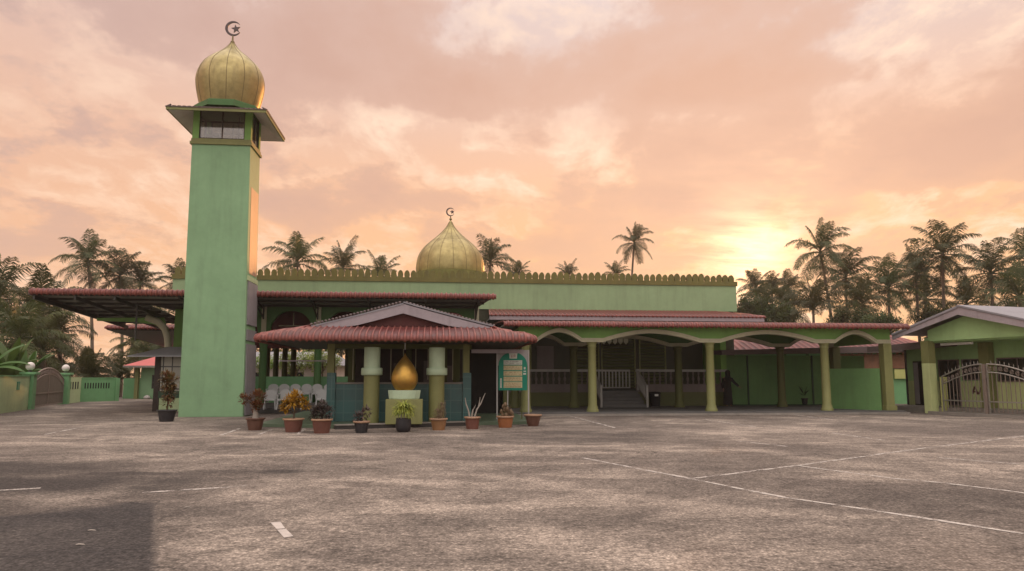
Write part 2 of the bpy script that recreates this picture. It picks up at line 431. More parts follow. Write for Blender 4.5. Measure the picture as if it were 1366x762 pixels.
# ---------------------------------------------------------------- ground
def asphalt():
    m, t, b = nt('weathered_asphalt')
    p = geo_pos(t)
    sx = N(t, 'ShaderNodeSeparateXYZ'); t.links.new(p, sx.inputs[0])
    X, Y = sx.outputs[0], sx.outputs[1]
    big = noise(t, p, 0.16, 6, 0.62, 0.6)
    mid = noise(t, mapping(t, p, (1, 1.2, 1), rot=(0, 0, R(24))), 0.75, 9, 0.70, 0.7)
    dust = noise(t, mapping(t, p, (0.75, 1.25, 1), loc=(3.1, 1.7, 0), rot=(0, 0, R(-38))), 0.5, 10, 0.68, 0.9)
    patchy = noise(t, p, 2.6, 8, 0.72)
    fine = noise(t, p, 15, 2, 0.9)
    vor = N(t, 'ShaderNodeTexVoronoi'); vor.inputs['Scale'].default_value = 32.0
    t.links.new(p, vor.inputs['Vector'])
    c = mixc(t, ramp(t, mid, [(0.34, 0.0), (0.66, 1.0)]), (0.165, 0.134, 0.112), (0.315, 0.258, 0.213))
    c = mixc(t, ramp(t, dust, [(0.50, 0.0), (0.57, 0.50), (0.72, 0.85)]), c, (0.50, 0.41, 0.335))
    c = mixc(t, ramp(t, big, [(0.42, 0.72), (0.54, 0.0)]), c, (0.13, 0.105, 0.09))
    c = mixc(t, 1.0, c, ramp(t, patchy, [(0.32, 0.66), (0.5, 1.0), (0.68, 1.22)]), 'MULTIPLY')
    wob = N(t, 'ShaderNodeVectorMath', operation='ADD'); t.links.new(p, wob.inputs[0])
    nzc = N(t, 'ShaderNodeTexNoise'); nzc.inputs['Scale'].default_value = 1.1; nzc.inputs['Detail'].default_value = 6; t.links.new(p, nzc.inputs['Vector'])
    sc_ = N(t, 'ShaderNodeVectorMath', operation='SCALE'); t.links.new(nzc.outputs['Color'], sc_.inputs[0]); sc_.inputs['Scale'].default_value = 1.3
    t.links.new(sc_.outputs[0], wob.inputs[1])
    ck = N(t, 'ShaderNodeTexVoronoi'); ck.feature = 'DISTANCE_TO_EDGE'; ck.inputs['Scale'].default_value = 0.23
    t.links.new(wob.outputs[0], ck.inputs['Vector'])
    crack = math_(t, 'MULTIPLY', ramp(t, ck.outputs['Distance'], [(0.0, 1.0), (0.006, 0.0)]), ramp(t, noise(t, p, .35, 3), [(.5, 0.0), (.58, .8)]))
    c = mixc(t, crack, c, (0.05, 0.042, 0.038))
    # pale grit washed and swept into long tongues
    nb = noise(t, p, 1.7, 8, .7)
    gr = None
    for (q0, q1, wd, am) in (((575, 672), (665, 692), .30, .8), ((665, 692), (765, 728), .34, .95), ((765, 728), (905, 758), .38, .8), ((540, 626), (700, 640), .25, .6), ((700, 640), (850, 668), .3, .7), ((850, 668), (1130, 690), .3, .6),
                             ((330, 655), (395, 690), .4, .8), ((430, 600), (640, 622), .35, .5), ((880, 585), (1010, 570), .7, .75), ((60, 620), (150, 610), .35, .8), ((20, 592), (230, 598), .5, .6), ((1000, 600), (1180, 625), .3, .5), ((960, 720), (1130, 700), .3, .5), ((1150, 596), (1366, 640), .25, .5)):
        A, B = ground_at(*q0), ground_at(*q1)
        L_ = math.hypot(B[0] - A[0], B[1] - A[1]); ux, uy = (B[0] - A[0]) / L_, (B[1] - A[1]) / L_
        rx_, ry_ = math_(t, 'SUBTRACT', X, A[0]), math_(t, 'SUBTRACT', Y, A[1])
        al = math_(t, 'MULTIPLY', math_(t, 'ADD', math_(t, 'MULTIPLY', rx_, ux), math_(t, 'MULTIPLY', ry_, uy)), 1 / L_)
        al = math_(t, 'SUBTRACT', al, math_(t, 'MINIMUM', math_(t, 'MAXIMUM', al, 0.0), 1.0))
        pe = math_(t, 'SUBTRACT', math_(t, 'MULTIPLY', rx_, uy), math_(t, 'MULTIPLY', ry_, ux))
        d2 = math_(t, 'ADD', math_(t, 'POWER', math_(t, 'MULTIPLY', pe, 1 / wd), 2), math_(t, 'POWER', math_(t, 'MULTIPLY', al, L_ / wd), 2))
        k = math_(t, 'MULTIPLY', math_(t, 'EXPONENT', math_(t, 'MULTIPLY', d2, -.7)), am)
        gr = k if gr is None else math_(t, 'MAXIMUM', gr, k)
    gr = math_(t, 'MULTIPLY', gr, ramp(t, nb, [(.38, 0.05), (.58, 1.0)]))
    c = mixc(t, gr, c, (0.47, 0.385, 0.315))
    # old oil and damp stains, each a blob of its own
    nz = noise(t, p, 0.9, 6, 0.65)
    tot = None
    for (bx, by, rx, ry, s) in ((-6.9, 11.4, 2.3, 1.3, 0.95), (-8.6, 13.4, 2.0, 1.3, 0.85), (-6.2, 12.6, 1.3, .35, .8), (-5.0, 12.9, 1.1, 0.30, 0.5), (-3.9, 12.9, 0.55, 0.35, 0.85), (-4.6, 9.0, 3.2, 0.8, 0.35),
                                (1.8, 20.5, 3.8, 2.6, 0.55), (-7.5, 17.0, 3.0, 1.2, 0.4), (-2.0, 13.5, 2.2, 1.0, 0.3), (6.0, 10.0, 3.0, 1.0, 0.4), (0.2, 8.6, 1.8, 0.7, 0.35), (-7.2, 9.4, 1.4, 0.8, 0.5)):
        ax = math_(t, 'MULTIPLY', math_(t, 'SUBTRACT', X, bx), 1 / rx)
        ay = math_(t, 'MULTIPLY', math_(t, 'SUBTRACT', Y, by), 1 / ry)
        d = math_(t, 'ADD', math_(t, 'MULTIPLY', ax, ax), math_(t, 'MULTIPLY', ay, ay))
        d = math_(t, 'ADD', d, math_(t, 'MULTIPLY_ADD', nz, 2.4, -1.2))
        k = math_(t, 'MULTIPLY', math_(t, 'MULTIPLY', math_(t, 'SUBTRACT', 1.0, math_(t, 'MULTIPLY', d, 0.8)), 1.15, clamp=True), s)
        tot = k if tot is None else math_(t, 'MAXIMUM', tot, k)
    c = mixc(t, tot, c, (0.06, 0.05, 0.045))
    # a square cast shadow painted into the colour at the lot's near corner
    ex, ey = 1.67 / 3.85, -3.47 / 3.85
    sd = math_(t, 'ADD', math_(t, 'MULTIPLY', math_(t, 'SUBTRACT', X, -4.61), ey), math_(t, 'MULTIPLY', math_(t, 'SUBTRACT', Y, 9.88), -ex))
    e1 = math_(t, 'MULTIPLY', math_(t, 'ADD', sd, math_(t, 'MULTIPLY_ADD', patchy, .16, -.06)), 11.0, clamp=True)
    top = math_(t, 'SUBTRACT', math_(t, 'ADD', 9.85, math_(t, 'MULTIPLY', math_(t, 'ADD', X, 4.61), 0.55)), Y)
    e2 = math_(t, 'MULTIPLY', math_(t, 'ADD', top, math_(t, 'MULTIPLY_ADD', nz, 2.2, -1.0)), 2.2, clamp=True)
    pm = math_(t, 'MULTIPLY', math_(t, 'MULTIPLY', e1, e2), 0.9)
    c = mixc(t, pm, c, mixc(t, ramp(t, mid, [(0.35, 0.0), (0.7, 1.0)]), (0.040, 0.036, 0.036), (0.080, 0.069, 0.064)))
    # aggregate grain
    g = ramp(t, fine, [(0.28, 0.38), (0.5, 0.98), (0.72, 1.7)])
    c = mixc(t, 1.0, c, g, 'MULTIPLY')
    vg = ramp(t, vor.outputs['Distance'], [(0.08, 1.28), (0.5, 0.68)])
    c = mixc(t, 1.0, c, vg, 'MULTIPLY')
    t.links.new(c, b.inputs['Base Color'])
    b.inputs['Roughness'].default_value = 0.9
    b.inputs['Specular IOR Level'].default_value = 0.2
    bn = N(t, 'ShaderNodeBump'); bn.inputs['Strength'].default_value = 0.6; bn.inputs['Distance'].default_value = 0.02
    t.links.new(math_(t, 'ADD', fine, math_(t, 'MULTIPLY', vor.outputs['Distance'], 0.6)), bn.inputs['Height'])
    t.links.new(bn.outputs[0], b.inputs['Normal'])
    return m
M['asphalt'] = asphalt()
def earth():
    m, t, b = nt('grassy_earth')
    p = geo_pos(t)
    c = mixc(t, ramp(t, noise(t, p, 0.15, 6), [(0.4, 0.0), (0.6, 1.0)]), (0.06, 0.075, 0.03), (0.13, 0.11, 0.07))
    c = mixc(t, 1.0, c, ramp(t, noise(t, p, 6, 5), [(0.3, 0.6), (0.7, 1.2)]), 'MULTIPLY')
    t.links.new(c, b.inputs['Base Color']); b.inputs['Roughness'].default_value = 0.95
    return m
M['earth'] = earth()
def worn():
    m, t, b = nt('worn_white_line_paint')
    p = geo_pos(t)
    b.inputs['Base Color'].default_value = (0.52, 0.46, 0.41, 1)
    b.inputs['Roughness'].default_value = 0.8
    tr = N(t, 'ShaderNodeBsdfTransparent')
    mx = N(t, 'ShaderNodeMixShader')
    f = math_(t, 'MULTIPLY', ramp(t, noise(t, p, 3.2, 6, 0.75), [(0.39, 0.0), (0.54, 0.95)]), ramp(t, noise(t, p, 28, 3, 0.7), [(0.3, 0.3), (0.5, 1.0)]))
    t.links.new(f, mx.inputs[0]); t.links.new(tr.outputs[0], mx.inputs[1]); t.links.new(b.outputs[0], mx.inputs[2])
    t.links.new(mx.outputs[0], t.nodes['Material Output'].inputs['Surface'])
    return m
M['line'] = worn()

g = MB().add([(-900, -300, 0), (900, -300, 0), (900, 1500, 0), (-900, 1500, 0)], [(0, 1, 2, 3)]).build('ground', M['earth'])
g['kind'] = 'structure'
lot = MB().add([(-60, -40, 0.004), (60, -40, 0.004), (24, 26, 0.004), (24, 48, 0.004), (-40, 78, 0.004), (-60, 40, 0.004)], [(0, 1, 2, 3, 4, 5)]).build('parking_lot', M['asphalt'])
lot['kind'] = 'structure'

lines = [((775, 611), (925, 640)), ((925, 640), (1045, 664)), ((1140, 678), (1366, 713)), ((918, 640), (1060, 622)), ((1060, 622), (1220, 600)), ((1220, 600), (1366, 582)),
         ((1066, 622), (1192, 639)), ((1045, 664), (1140, 678)), ((1192, 639), (1258, 645)), ((1333, 654), (1420, 666)), ((1258, 645), (1333, 654)), ((-60, 658), (54, 652)), ((190, 658), (330, 649)), ((295, 581), (320, 572)), ((345, 580), (363, 573)),
         ((397, 580), (407, 572)), ((735, 548.5), (820, 571)), ((1045, 552), (1110, 560)), ((1110, 578), (1180, 588)), ((940, 560), (1010, 570)), ((60, 580), (110, 570)), ((1250, 611), (1366, 620)), ((985, 589), (1050, 596))]
for (a, b) in lines:
    p, q = Vector(ground_at(*a)), Vector(ground_at(*b))
    d = (q - p); L = d.length; d.normalize(); n = Vector((-d.y, d.x))
    mb = MB(); seg = max(2, int(L / 0.35)); vs = []
    w0 = 0.055
    for i in range(seg + 1):
        c = p + d * L * i / seg + n * rnd.uniform(-0.012, 0.012)
        w = w0 * rnd.uniform(0.6, 1.0)
        vs += [(c.x - n.x * w, c.y - n.y * w, 0.009), (c.x + n.x * w, c.y + n.y * w, 0.009)]
    mb.add(vs, [(2 * i, 2 * i + 2, 2 * i + 3, 2 * i + 1) for i in range(seg)])
    o = mb.build('parking_line', M['line']); o['kind'] = 'structure'
M['dash'] = paint('thick_white_road_paint', (0.55, 0.48, 0.43), 0.8, 0.25, 0.5, 4.0, streak=False)
for q4 in (((360.5, 698), (374, 697), (380.5, 706), (369, 707)), ((369.5, 707.8), (381.5, 706.8), (391.5, 716.5), (379, 718.5))):
    o = MB().add([ground_at(*c) + (.009,) for c in reversed(q4)], [(0, 1, 2, 3)]).build('parking_line', M['dash']); o['kind'] = 'structure'

# ---------------------------------------------------------------- roof sheeting helper
def corrugated(prof, period=0.21, amp=0.028, fmap=None, n_per=10):
    """prof: list of (a, z, lo, hi): a = distance back from the eave, waves run along the eave"""
    mb = MB()
    lo = min(p[2] for p in prof); hi = max(p[3] for p in prof)
    n = int((hi - lo) / period * n_per) + 1
    fm = fmap or (lambda u, a, z: (u, a, z))
    m = len(prof)
    vs = []
    for j, (a, z, l, h) in enumerate(prof):
        p0, p1 = prof[max(j - 1, 0)], prof[min(j + 1, m - 1)]
        ta, tz = p1[0] - p0[0], p1[1] - p0[1]
        L = math.hypot(ta, tz) or 1
        na, nz = -tz / L, ta / L
        for i in range(n + 1):
            ug = lo + (hi - lo) * i / n
            u = min(max(ug, l), h)
            q = (u / period) % 1.0
            w = amp * 1.9 * math.exp(-((q - .5) / .17) ** 2) - amp * .6
            vs.append(fm(u, a + na * w, z + nz * w))
    fs = []
    for j in range(m - 1):
        for i in range(n):
            k = j * (n + 1) + i
            fs.append((k, k + 1, k + n + 2, k + n + 1))
    mb.add(vs, fs, True)
    return mb
def eave_profile(v, z0, h, back, zback, lo, hi, lo_b=None, hi_b=None):
    """rounded bullnose eave: from its lower lip up and over, then back along the slope"""
    lo_b = lo if lo_b is None else lo_b; hi_b = hi if hi_b is None else hi_b
    pts = [(v + 0.10, z0), (v + 0.01, z0 + 0.02), (v - 0.02, z0 + h * 0.35), (v + 0.02, z0 + h * 0.7), (v + 0.12, z0 + h * 0.95)]
    out = []
    for a, z in pts + [(v + (back - v) * s, z0 + h + (zback - z0 - h) * s) for s in (0.25, 0.5, 0.75, 1.0)]:
        f = max(0, min(1, (a - v) / (back - v)))
        out.append((a, z, lo + (lo_b - lo) * f, hi + (hi_b - hi) * f))
    return out

def crescent(mb, cx, cy, cz, r, th=0.04, tilt=0.0):
    lo, hi = [], []
    n = 28
    pts = []
    a0, a1 = R(38), R(330)
    for i in range(n + 1):
        a = a0 + (a1 - a0) * i / n
        pts.append((cx + r * math.cos(a), cz + r * math.sin(a)))
    inner = []
    for i in range(n + 1):
        a = a0 + (a1 - a0) * i / n
        s = math.sin(math.pi * i / n)
        rr = r * (1 - 0.05 - 0.27 * s)
        inner.append((cx + rr * math.cos(a), cz + rr * math.sin(a)))
    mb.band(inner, pts, cy - th / 2, cy + th / 2)
def star(mb, cx, cy, cz, r, th=0.04):
    pts = []
    for i in range(10):
        a = R(100) + math.pi * i / 5
        q = r if i % 2 == 0 else r * 0.42
        pts.append((cx + q * math.cos(a), cz + q * math.sin(a)))
    mb.prism_xz(pts, cy - th / 2, cy + th / 2)

def onion(parent, u, v, z0, prof, seams=14, seam_r=0.018, ring_z=None, phase=0.0):
    # faceted brass panels: gently scalloped between standing seams
    n = seams * 6
    mb = MB()
    vs = []
    for r, z in prof:
        for k in range(n):
            t = 2 * math.pi * k / n + phase
            f = (k % 6) / 6.0
            q = r * (1 + 0.012 * math.sin(math.pi * f))
            vs.append((u + q * math.cos(t), v + q * math.sin(t), z0 + z))
    m = len(prof)
    mb.add(vs, [(i * n + k, i * n + (k + 1) % n, (i + 1) * n + (k + 1) % n, (i + 1) * n + k) for i in range(m - 1) for k in range(n)], True)
    d = part(mb, 'dome', M['gold'], parent)
    sm = MB()
    for s in range(seams):
        t = 2 * math.pi * s / seams + phase
        sm.tube([(u + (r + 0.004) * math.cos(t), v + (r + 0.004) * math.sin(t), z0 + z) for r, z in prof[:-1]], seam_r, 5)
    sub(sm, 'dome_seams', M['gold_seam'], d, parent)
    if ring_z:
        rg = MB()
        for z in ring_z:
            r = next(prof[i][0] + (prof[i + 1][0] - prof[i][0]) * (z - prof[i][1]) / (prof[i + 1][1] - prof[i][1]) for i in range(m - 1) if prof[i][1] <= z <= prof[i + 1][1])
            rg.tube([(u + (r + .006) * math.cos(2 * math.pi * k / 48), v + (r + .006) * math.sin(2 * math.pi * k / 48), z0 + z) for k in range(49)], seam_r * 0.8, 5, cap=False)
        sub(rg, 'dome_ring', M['gold_seam'], d, parent)
    return d
def smooth_prof(pts, n=26):
    out = []
    m = len(pts)
    for s in range(n + 1):
        x = s / n * (m - 1); i = min(int(x), m - 2); f = x - i
        P = [pts[max(0, min(m - 1, i + k))] for k in (-1, 0, 1, 2)]
        def cr(a, b, c, d): return 0.5 * ((2 * b) + (c - a) * f + (2 * a - 5 * b + 4 * c - d) * f * f + (-a + 3 * b - 3 * c + d) * f ** 3)
        out.append((max(0.0, cr(*[p[0] for p in P])), cr(*[p[1] for p in P])))
    return out

# ---------------------------------------------------------------- minaret
t = uthing('minaret', 'tall square mint green minaret with a brass onion dome above its lookout', 'minaret', -8.9, 31.4)
u0, u1, v0, v1 = -10.12, -7.72, 31.4, 33.15
mb = MB()
mb.hexa([(u0 - 0.03, v0 - 0.03, 0), (u1 + 0.08, v0 - 0.03, 0), (u1 + 0.08, v1, 0), (u0 - 0.03, v1, 0)],
        [(u0 - 0.08, v0, 11.3), (u1 - 0.1, v0, 11.3), (u1 - 0.1, v1, 11.3), (u0 - 0.08, v1, 11.3)])
part(mb, 'shaft', M['tower_green'], t, bevel=0.015)
a0, a1 = u0 - 0.08, u1 - 0.1
def face_u(z):
    return u1 + 0.08 - 0.18 * z / 11.3
mb = MB()
mb.hexa([(face_u(5.9) - .01, v0 + .32, 5.9), (face_u(5.9) + .012, v0 + .32, 5.9), (face_u(5.9) + .012, v1 - .12, 5.9), (face_u(5.9) - .01, v1 - .12, 5.9)],
        [(face_u(9.6) - .01, v0 + .32, 9.6), (face_u(9.6) + .012, v0 + .32, 9.6), (face_u(9.6) + .012, v1 - .12, 9.6), (face_u(9.6) - .01, v1 - .12, 9.6)])
part(mb, 'tile_panel', M['orange_panel'], t)
mb = MB()
for (za, zb) in ((0.05, 2.95), (3.1, 3.55), (3.75, 5.55)):
    mb.hexa([(face_u(za) - .01, v0 + .16, za), (face_u(za) + .06, v0 + .16, za), (face_u(za) + .06, v1 - .03, za), (face_u(za) - .01, v1 - .03, za)],
            [(face_u(zb) - .01, v0 + .16, zb), (face_u(zb) + .06, v0 + .16, zb), (face_u(zb) + .06, v1 - .03, zb), (face_u(zb) - .01, v1 - .03, zb)])
part(mb, 'metal_panel', M['grey_panel'], t)
mb = MB().box(face_u(5.7) - .01, face_u(5.7) + .05, v0 + .05, v1, 5.58, 5.78)
part(mb, 'moulding', M['lime'], t)
mb = MB().box(a0 - .07, a1 + .07, v0 - .07, v1 + .07, 11.3, 11.42).box(a0 - .03, a1 + .03, v0 - .03, v1 + .03, 11.42, 11.55)
part(mb, 'sill_band', M['olive'], t)
for (x, y) in ((a0, v0), (a1 - .26, v0), (a0, v1 - .26), (a1 - .26, v1 - .26)):
    part(MB().box(x, x + .26, y, y + .26, 11.55, 12.84), 'belfry_post', M['leaf_green'], t)
part(MB().box(a0 + .3, a0 + 1.0, v0 + .8, v0 + .9, 11.56, 12.0).box(a1 - .75, a1 - .68, v0 + .8, v0 + .87, 11.56, 12.84), 'loudspeaker_rack', M['dark_wood'], t)
for (x0, x1, y0, y1) in ((a0 + .26, a1 - .26, v0 + .05, v0 + .09), (a0 + .26, a1 - .26, v1 - .09, v1 - .05), (a0 + .05, a0 + .09, v0 + .26, v1 - .26), (a1 - .09, a1 - .05, v0 + .26, v1 - .26)):
    fr = MB()
    if x1 - x0 > 0.5:
        for x in (x0, (x0 + x1) / 2 - .02, x1 - .04): fr.box(x, x + .04, y0 - .02, y1 + .02, 11.55, 12.82)
        fr.box(x0, x1, y0 - .018, y1 + .018, 11.55, 11.6).box(x0, x1, y0 - .018, y1 + .018, 12.3, 12.33)
    else:
        for y in (y0, (y0 + y1) / 2 - .02, y1 - .04): fr.box(x0 - .02, x1 + .02, y, y + .04, 11.55, 12.82)
        fr.box(x0 - .018, x1 + .018, y0, y1, 11.55, 11.6)
    wf = part(fr, 'window', M['dark_wood'], t)
    sub(MB().box(x0 + .005, x1 - .005, y0 + .01, y1 - .01, 11.56, 12.81), 'pane', M['clear_glass'], wf, t)
s0, s1, w0, w1 = -10.97, -7.0, 30.4, 34.25
def ring(z, k): return [(s0 + k, w0 + k, z), (s1 - k, w0 + k, z), (s1 - k, w1 - k, z), (s0 + k, w1 - k, z)]
def inner(z): return [(a0 - .02, v0 - .02, z), (a1 + .02, v0 - .02, z), (a1 + .02, v1 + .02, z), (a0 - .02, v1 + .02, z)]
SIDES = [(0, 1, 5, 4), (1, 2, 6, 5), (2, 3, 7, 6), (3, 0, 4, 7)]
part(MB().add(ring(12.44, .05) + inner(12.84), SIDES), 'soffit', M['soffit'], t, solid=.02)
mb = MB().box(s0, s1, w0, w0 + .06, 12.42, 12.55).box(s0, s1, w1 - .06, w1, 12.42, 12.55).box(s0, s0 + .06, w0 + .06, w1 - .06, 12.42, 12.55).box(s1 - .06, s1, w0 + .06, w1 - .06, 12.42, 12.55)
part(mb, 'eave_board', M['olive'], t)
cu, cv = -9.0, 32.3
part(MB().add(ring(12.555, -.03) + inner(12.93), SIDES + [(4, 5, 6, 7)]), 'canopy_roof', M['fascia_brown'], t, solid=.03)
tl = MB()
for i in range(20):
    y = w0 + (w1 - w0) * (i + .5) / 20
    for (x, xe) in ((s1 + .03, a1), (s0 - .03, a0)): tl.bar((x, y, 12.57), (x + (xe - x) * .25, y, 12.57 + .095), .08, .03)
    x = s0 + (s1 - s0) * (i + .5) / 20
    tl.bar((x, w0 - .03, 12.57), (x, w0 + .2, 12.65), .08, .03)
part(tl, 'tile_ends', M['fascia_brown'], t)
mb = MB().lathe([(1.42, 12.9), (1.42, 13.12), (1.34, 13.10), (1.32, 13.2)], (cu, cv, 0), 8, phase=R(22.5), smooth=False)
part(mb, 'drum', M['deep_green'], t)
pr = smooth_prof([(1.20, 0.0), (1.30, 0.38), (1.39, 0.85), (1.40, 1.3), (1.22, 1.82), (0.84, 2.24), (0.45, 2.56), (0.20, 2.83), (0.07, 3.04)], 30)
onion(t, cu, cv, 13.20, [(r, z) for r, z in pr], 12, 0.013, None, R(8))
mb = MB().tube([(cu, cv, 16.14), (cu, cv, 16.55)], [0.055, 0.03], 8).lathe([(0.0, 0), (.09, .05), (.09, .11), (0, .16)], (cu, cv, 16.17), 12)
f = part(mb, 'finial', M['gold_seam'], t)
mb = MB(); crescent(mb, cu, cv, 16.89, 0.34, .06)
sub(mb, 'crescent', M['finial'], f, t)
mb = MB(); star(mb, cu + .12, cv, 16.88, 0.20, .06)
sub(mb, 'star', M['finial'], f, t)

# ---------------------------------------------------------------- prayer hall
t = uthing('prayer_hall', 'long flat roofed green prayer hall with a brass dome and a row of merlons', 'mosque', 1.6, 39.5)
HB = 54.0
part(MB().box(-13.4, 16.7, 39.5, HB, 5.2, 6.62), 'parapet_wall', M['hall_green'], t)
part(MB().box(-13.46, 16.76, 39.44, 40.0, 6.62, 6.86), 'coping', M['crest'], t)
part(MB().box(16.2, 16.76, 40.0, HB, 6.62, 6.86), 'coping', M['crest'], t)
mer = None
k = 0
u = -13.2
while u < 16.6:
    if mer is None:
        mb = MB()
        pts = [(-.15, 0)] + [(-.172 * math.cos(a) * (1 - .1 * math.sin(a)), .2 + .26 * math.sin(a)) for a in [i * math.pi / 10 for i in range(11)]] + [(.15, 0)]
        mb.prism_xz(pts, -.07, .07)
        mer = mb.build('merlon', M['crest'], t, (0, 0, 0)); o = mer
    else:
        o = mer.copy(); COL.objects.link(o)
    o.location = (u - 1.6, 0.12 + 39.5 - 39.5, 6.86)
    o.rotation_euler = (0, rnd.uniform(-.04, .04), 0)
    s = rnd.uniform(.78, .98); o.scale = (s, 1, s * rnd.uniform(.9, 1.06))
    u += 0.345; k += 1
# lower storey: solid on the bright side, an open column hall beyond the minaret
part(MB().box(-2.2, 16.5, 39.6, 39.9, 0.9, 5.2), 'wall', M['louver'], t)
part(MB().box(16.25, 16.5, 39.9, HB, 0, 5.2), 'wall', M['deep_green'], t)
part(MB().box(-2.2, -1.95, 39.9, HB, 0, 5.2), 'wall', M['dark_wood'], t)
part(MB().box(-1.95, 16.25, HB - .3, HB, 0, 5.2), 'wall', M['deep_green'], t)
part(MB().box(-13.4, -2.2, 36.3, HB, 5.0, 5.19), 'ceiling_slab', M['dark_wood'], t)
part(MB().box(-10.7, 2.0, 34.2, 39.6, 0.0, 0.2), 'floor_slab', M['concrete'], t)
for (uu, vv) in ((-10.4, 39.7), (-9.7, 45.0), (-9.2, 45.0), (-8.7, 45.0), (-8.2, 45.0), (-5.3, 39.7), (-5.3, 47)):
    part(MB().lathe([(.16, .2), (.16, 5.0)], (uu, vv, 0), 14), 'column', M['olive_dark'], t)
# arched veranda beside the minaret
pu = [-10.5, -7.98, -5.46, -2.9, -0.4, 2.05]
lo, hi = [], []
for i in range(len(pu) - 1):
    a, b = pu[i] + .2, pu[i + 1] - .2
    if i == 0: lo.append((pu[0], 3.2)); hi.append((pu[0], 5.12))
    for s in range(17):
        x = a + (b - a) * s / 16
        q = (x - (a + b) / 2) / ((b - a) / 2)
        z = 3.45 + 1.27 * math.sqrt(max(0, 1 - abs(q) ** 2.2))
        if s in (0, 16): z = 3.2
        lo.append((x, z)); hi.append((x, 5.12))
lo.append((pu[-1], 3.2)); hi.append((pu[-1], 5.12))
part(MB().band(lo, hi, 36.0, 36.25), 'arch_wall', M['deep_green'], t)
for x in pu:
    part(MB().lathe([(.2, .2), (.17, .4), (.17, 3.0), (.22, 3.2), (.22, 3.3)], (x, 36.12, 0), 16), 'column', M['deep_green'], t)
    part(MB().box(x - .11, x + .11, 35.93, 36.0, 3.3, 5.1), 'pilaster', M['cream'], t)
part(MB().box(-10.4, -2.2, 36.9, 37.05, .2, 1.62), 'low_wall', M['green'], t)
# timber screen hanging behind the arches
part(MB().box(-10.4, 2.0, 37.6, 37.66, 3.0, 5.0), 'timber_screen', M['red_board'], t)
part(MB().tube([(-7.6, 37.5, 4.1), (-5.7, 37.5, 4.1)], .025, 6).tube([(-6.9, 37.5, 4.1), (-6.9, 37.5, 4.75)], .025, 6).tube([(-6.2, 37.5, 3.6), (-6.2, 37.5, 4.1)], .02, 6), 'pipe', M['cream'], t)
# lower roof tier over the veranda
prf = eave_profile(36.5, 4.60, .13, 39.6, 5.22, 2.7, 17.0, 2.9, 15.6)
part(corrugated(prf, .21, .026), 'tile_roof', M['tile_red'], t, solid=.02)
part(MB().box(2.72, 16.9, 36.55, 36.62, 4.42, 4.62), 'fascia', M['grey_trim'], t)
part(MB().box(2.75, 16.8, 36.62, 39.5, 4.48, 4.53), 'soffit', M['underside'], t)
# balustraded veranda
part(MB().box(2.4, 15.0, 37.12, 39.6, 0.15, 0.93), 'veranda_floor', M['concrete'], t)
for (x0, x1) in ((2.4, 8.1), (10.2, 15.0)):
    part(MB().box(x0, x1, 37.0, 37.12, .15, .84), 'veranda_wall', M['olive_dark'], t)
    part(MB().box(x0, x1, 36.98, 37.12, .84, 1.24), 'veranda_band', M['board_pink'], t)
    part(MB().box(x0, x1, 36.97, 37.13, 1.86, 1.98), 'rail', M['rail_white'], t)
bal = None
for (x0, x1) in ((2.5, 8.05), (10.3, 14.95)):
    x = x0
    while x < x1:
        if bal is None:
            mb = MB().lathe([(.05, 0), (.05, .06), (.03, .1), (.075, .26), (.03, .42), (.05, .5), (.05, .62)], (0, 0, 1.24), 8)
            bal = mb.build('baluster', M['board_pink'], t, (0, 0, 0)); o = bal
        else:
            o = bal.copy(); COL.objects.link(o)
        o.location = (x - 1.6, 37.05 - 39.5, 0)
        x += .29
mb = MB()
for i in range(5): mb.box(8.1, 10.2, 35.3 + .34 * i, 37.12, .15 + .155 * i, .15 + .155 * (i + 1))
part(mb, 'stairs', M['concrete'], t)
for x in (8.02, 10.28):
    mb = MB()
    mb.bar((x, 35.35, 1.15), (x, 37.0, 1.95), .06).bar((x, 35.35, .45), (x, 37.0, 1.2), .05)
    for i in range(9): mb.bar((x, 35.35 + .2 * i, .42 + .092 * i), (x, 35.35 + .2 * i, 1.15 + .097 * i), .05)
    mb.box(x - .05, x + .05, 35.3, 35.4, .15, 1.2).box(x - .05, x + .05, 36.95, 37.05, .93, 2.0)
    part(mb, 'stair_rail', M['rail_white'], t)
mb = MB().box(8.1, 10.2, 38.1, 38.16, 1.88, 1.98).box(8.1, 10.2, 38.1, 38.16, 1.02, 1.08)
for i in range(12): mb.box(8.15 + i * .18, 8.22 + i * .18, 38.11, 38.15, 1.08, 1.88)
part(mb, 'gate_bars', M['rail_white'], t)
for (x0, x1) in ((3.3, 5.2), (7.4, 8.9), (9.0, 10.9), (11.1, 12.6)):
    mb = MB().box(x0, x0 + .07, 39.52, 39.6, 1.0, 3.7).box(x1 - .07, x1, 39.52, 39.6, 1.0, 3.7).box(x0, x1, 39.52, 39.6, 3.7, 3.78)
    wf = part(mb, 'window', M['olive'], t)
    mb = MB()
    for i in range(16): mb.hexa([(x0 + .07, 39.53, 1.05 + i * .165), (x1 - .07, 39.53, 1.05 + i * .165), (x1 - .07, 39.6, 1.12 + i * .165), (x0 + .07, 39.6, 1.12 + i * .165)],
                                [(x0 + .07, 39.53, 1.08 + i * .165), (x1 - .07, 39.53, 1.08 + i * .165), (x1 - .07, 39.6, 1.15 + i * .165), (x0 + .07, 39.6, 1.15 + i * .165)])
    sub(mb, 'louver', M['olive_dark'], wf, t)
part(MB().box(5.5, 6.4, 39.5, 39.58, 1.9, 3.25), 'wall_board', M['board_pink'], t)
mb = MB()
for i in range(8):
    x = 8.0 + i * .3
    mb.prism_xz([(x, 3.75), (x + .24, 3.75), (x + .24, 3.45), (x + .12, 3.32), (x, 3.45)], 38.9, 38.93)
part(mb, 'valance', M['cream'], t)
part(MB().box(14.7, 15.0, 37.05, 39.6, .15, 3.6), 'end_wall', M['leaf_green'], t)
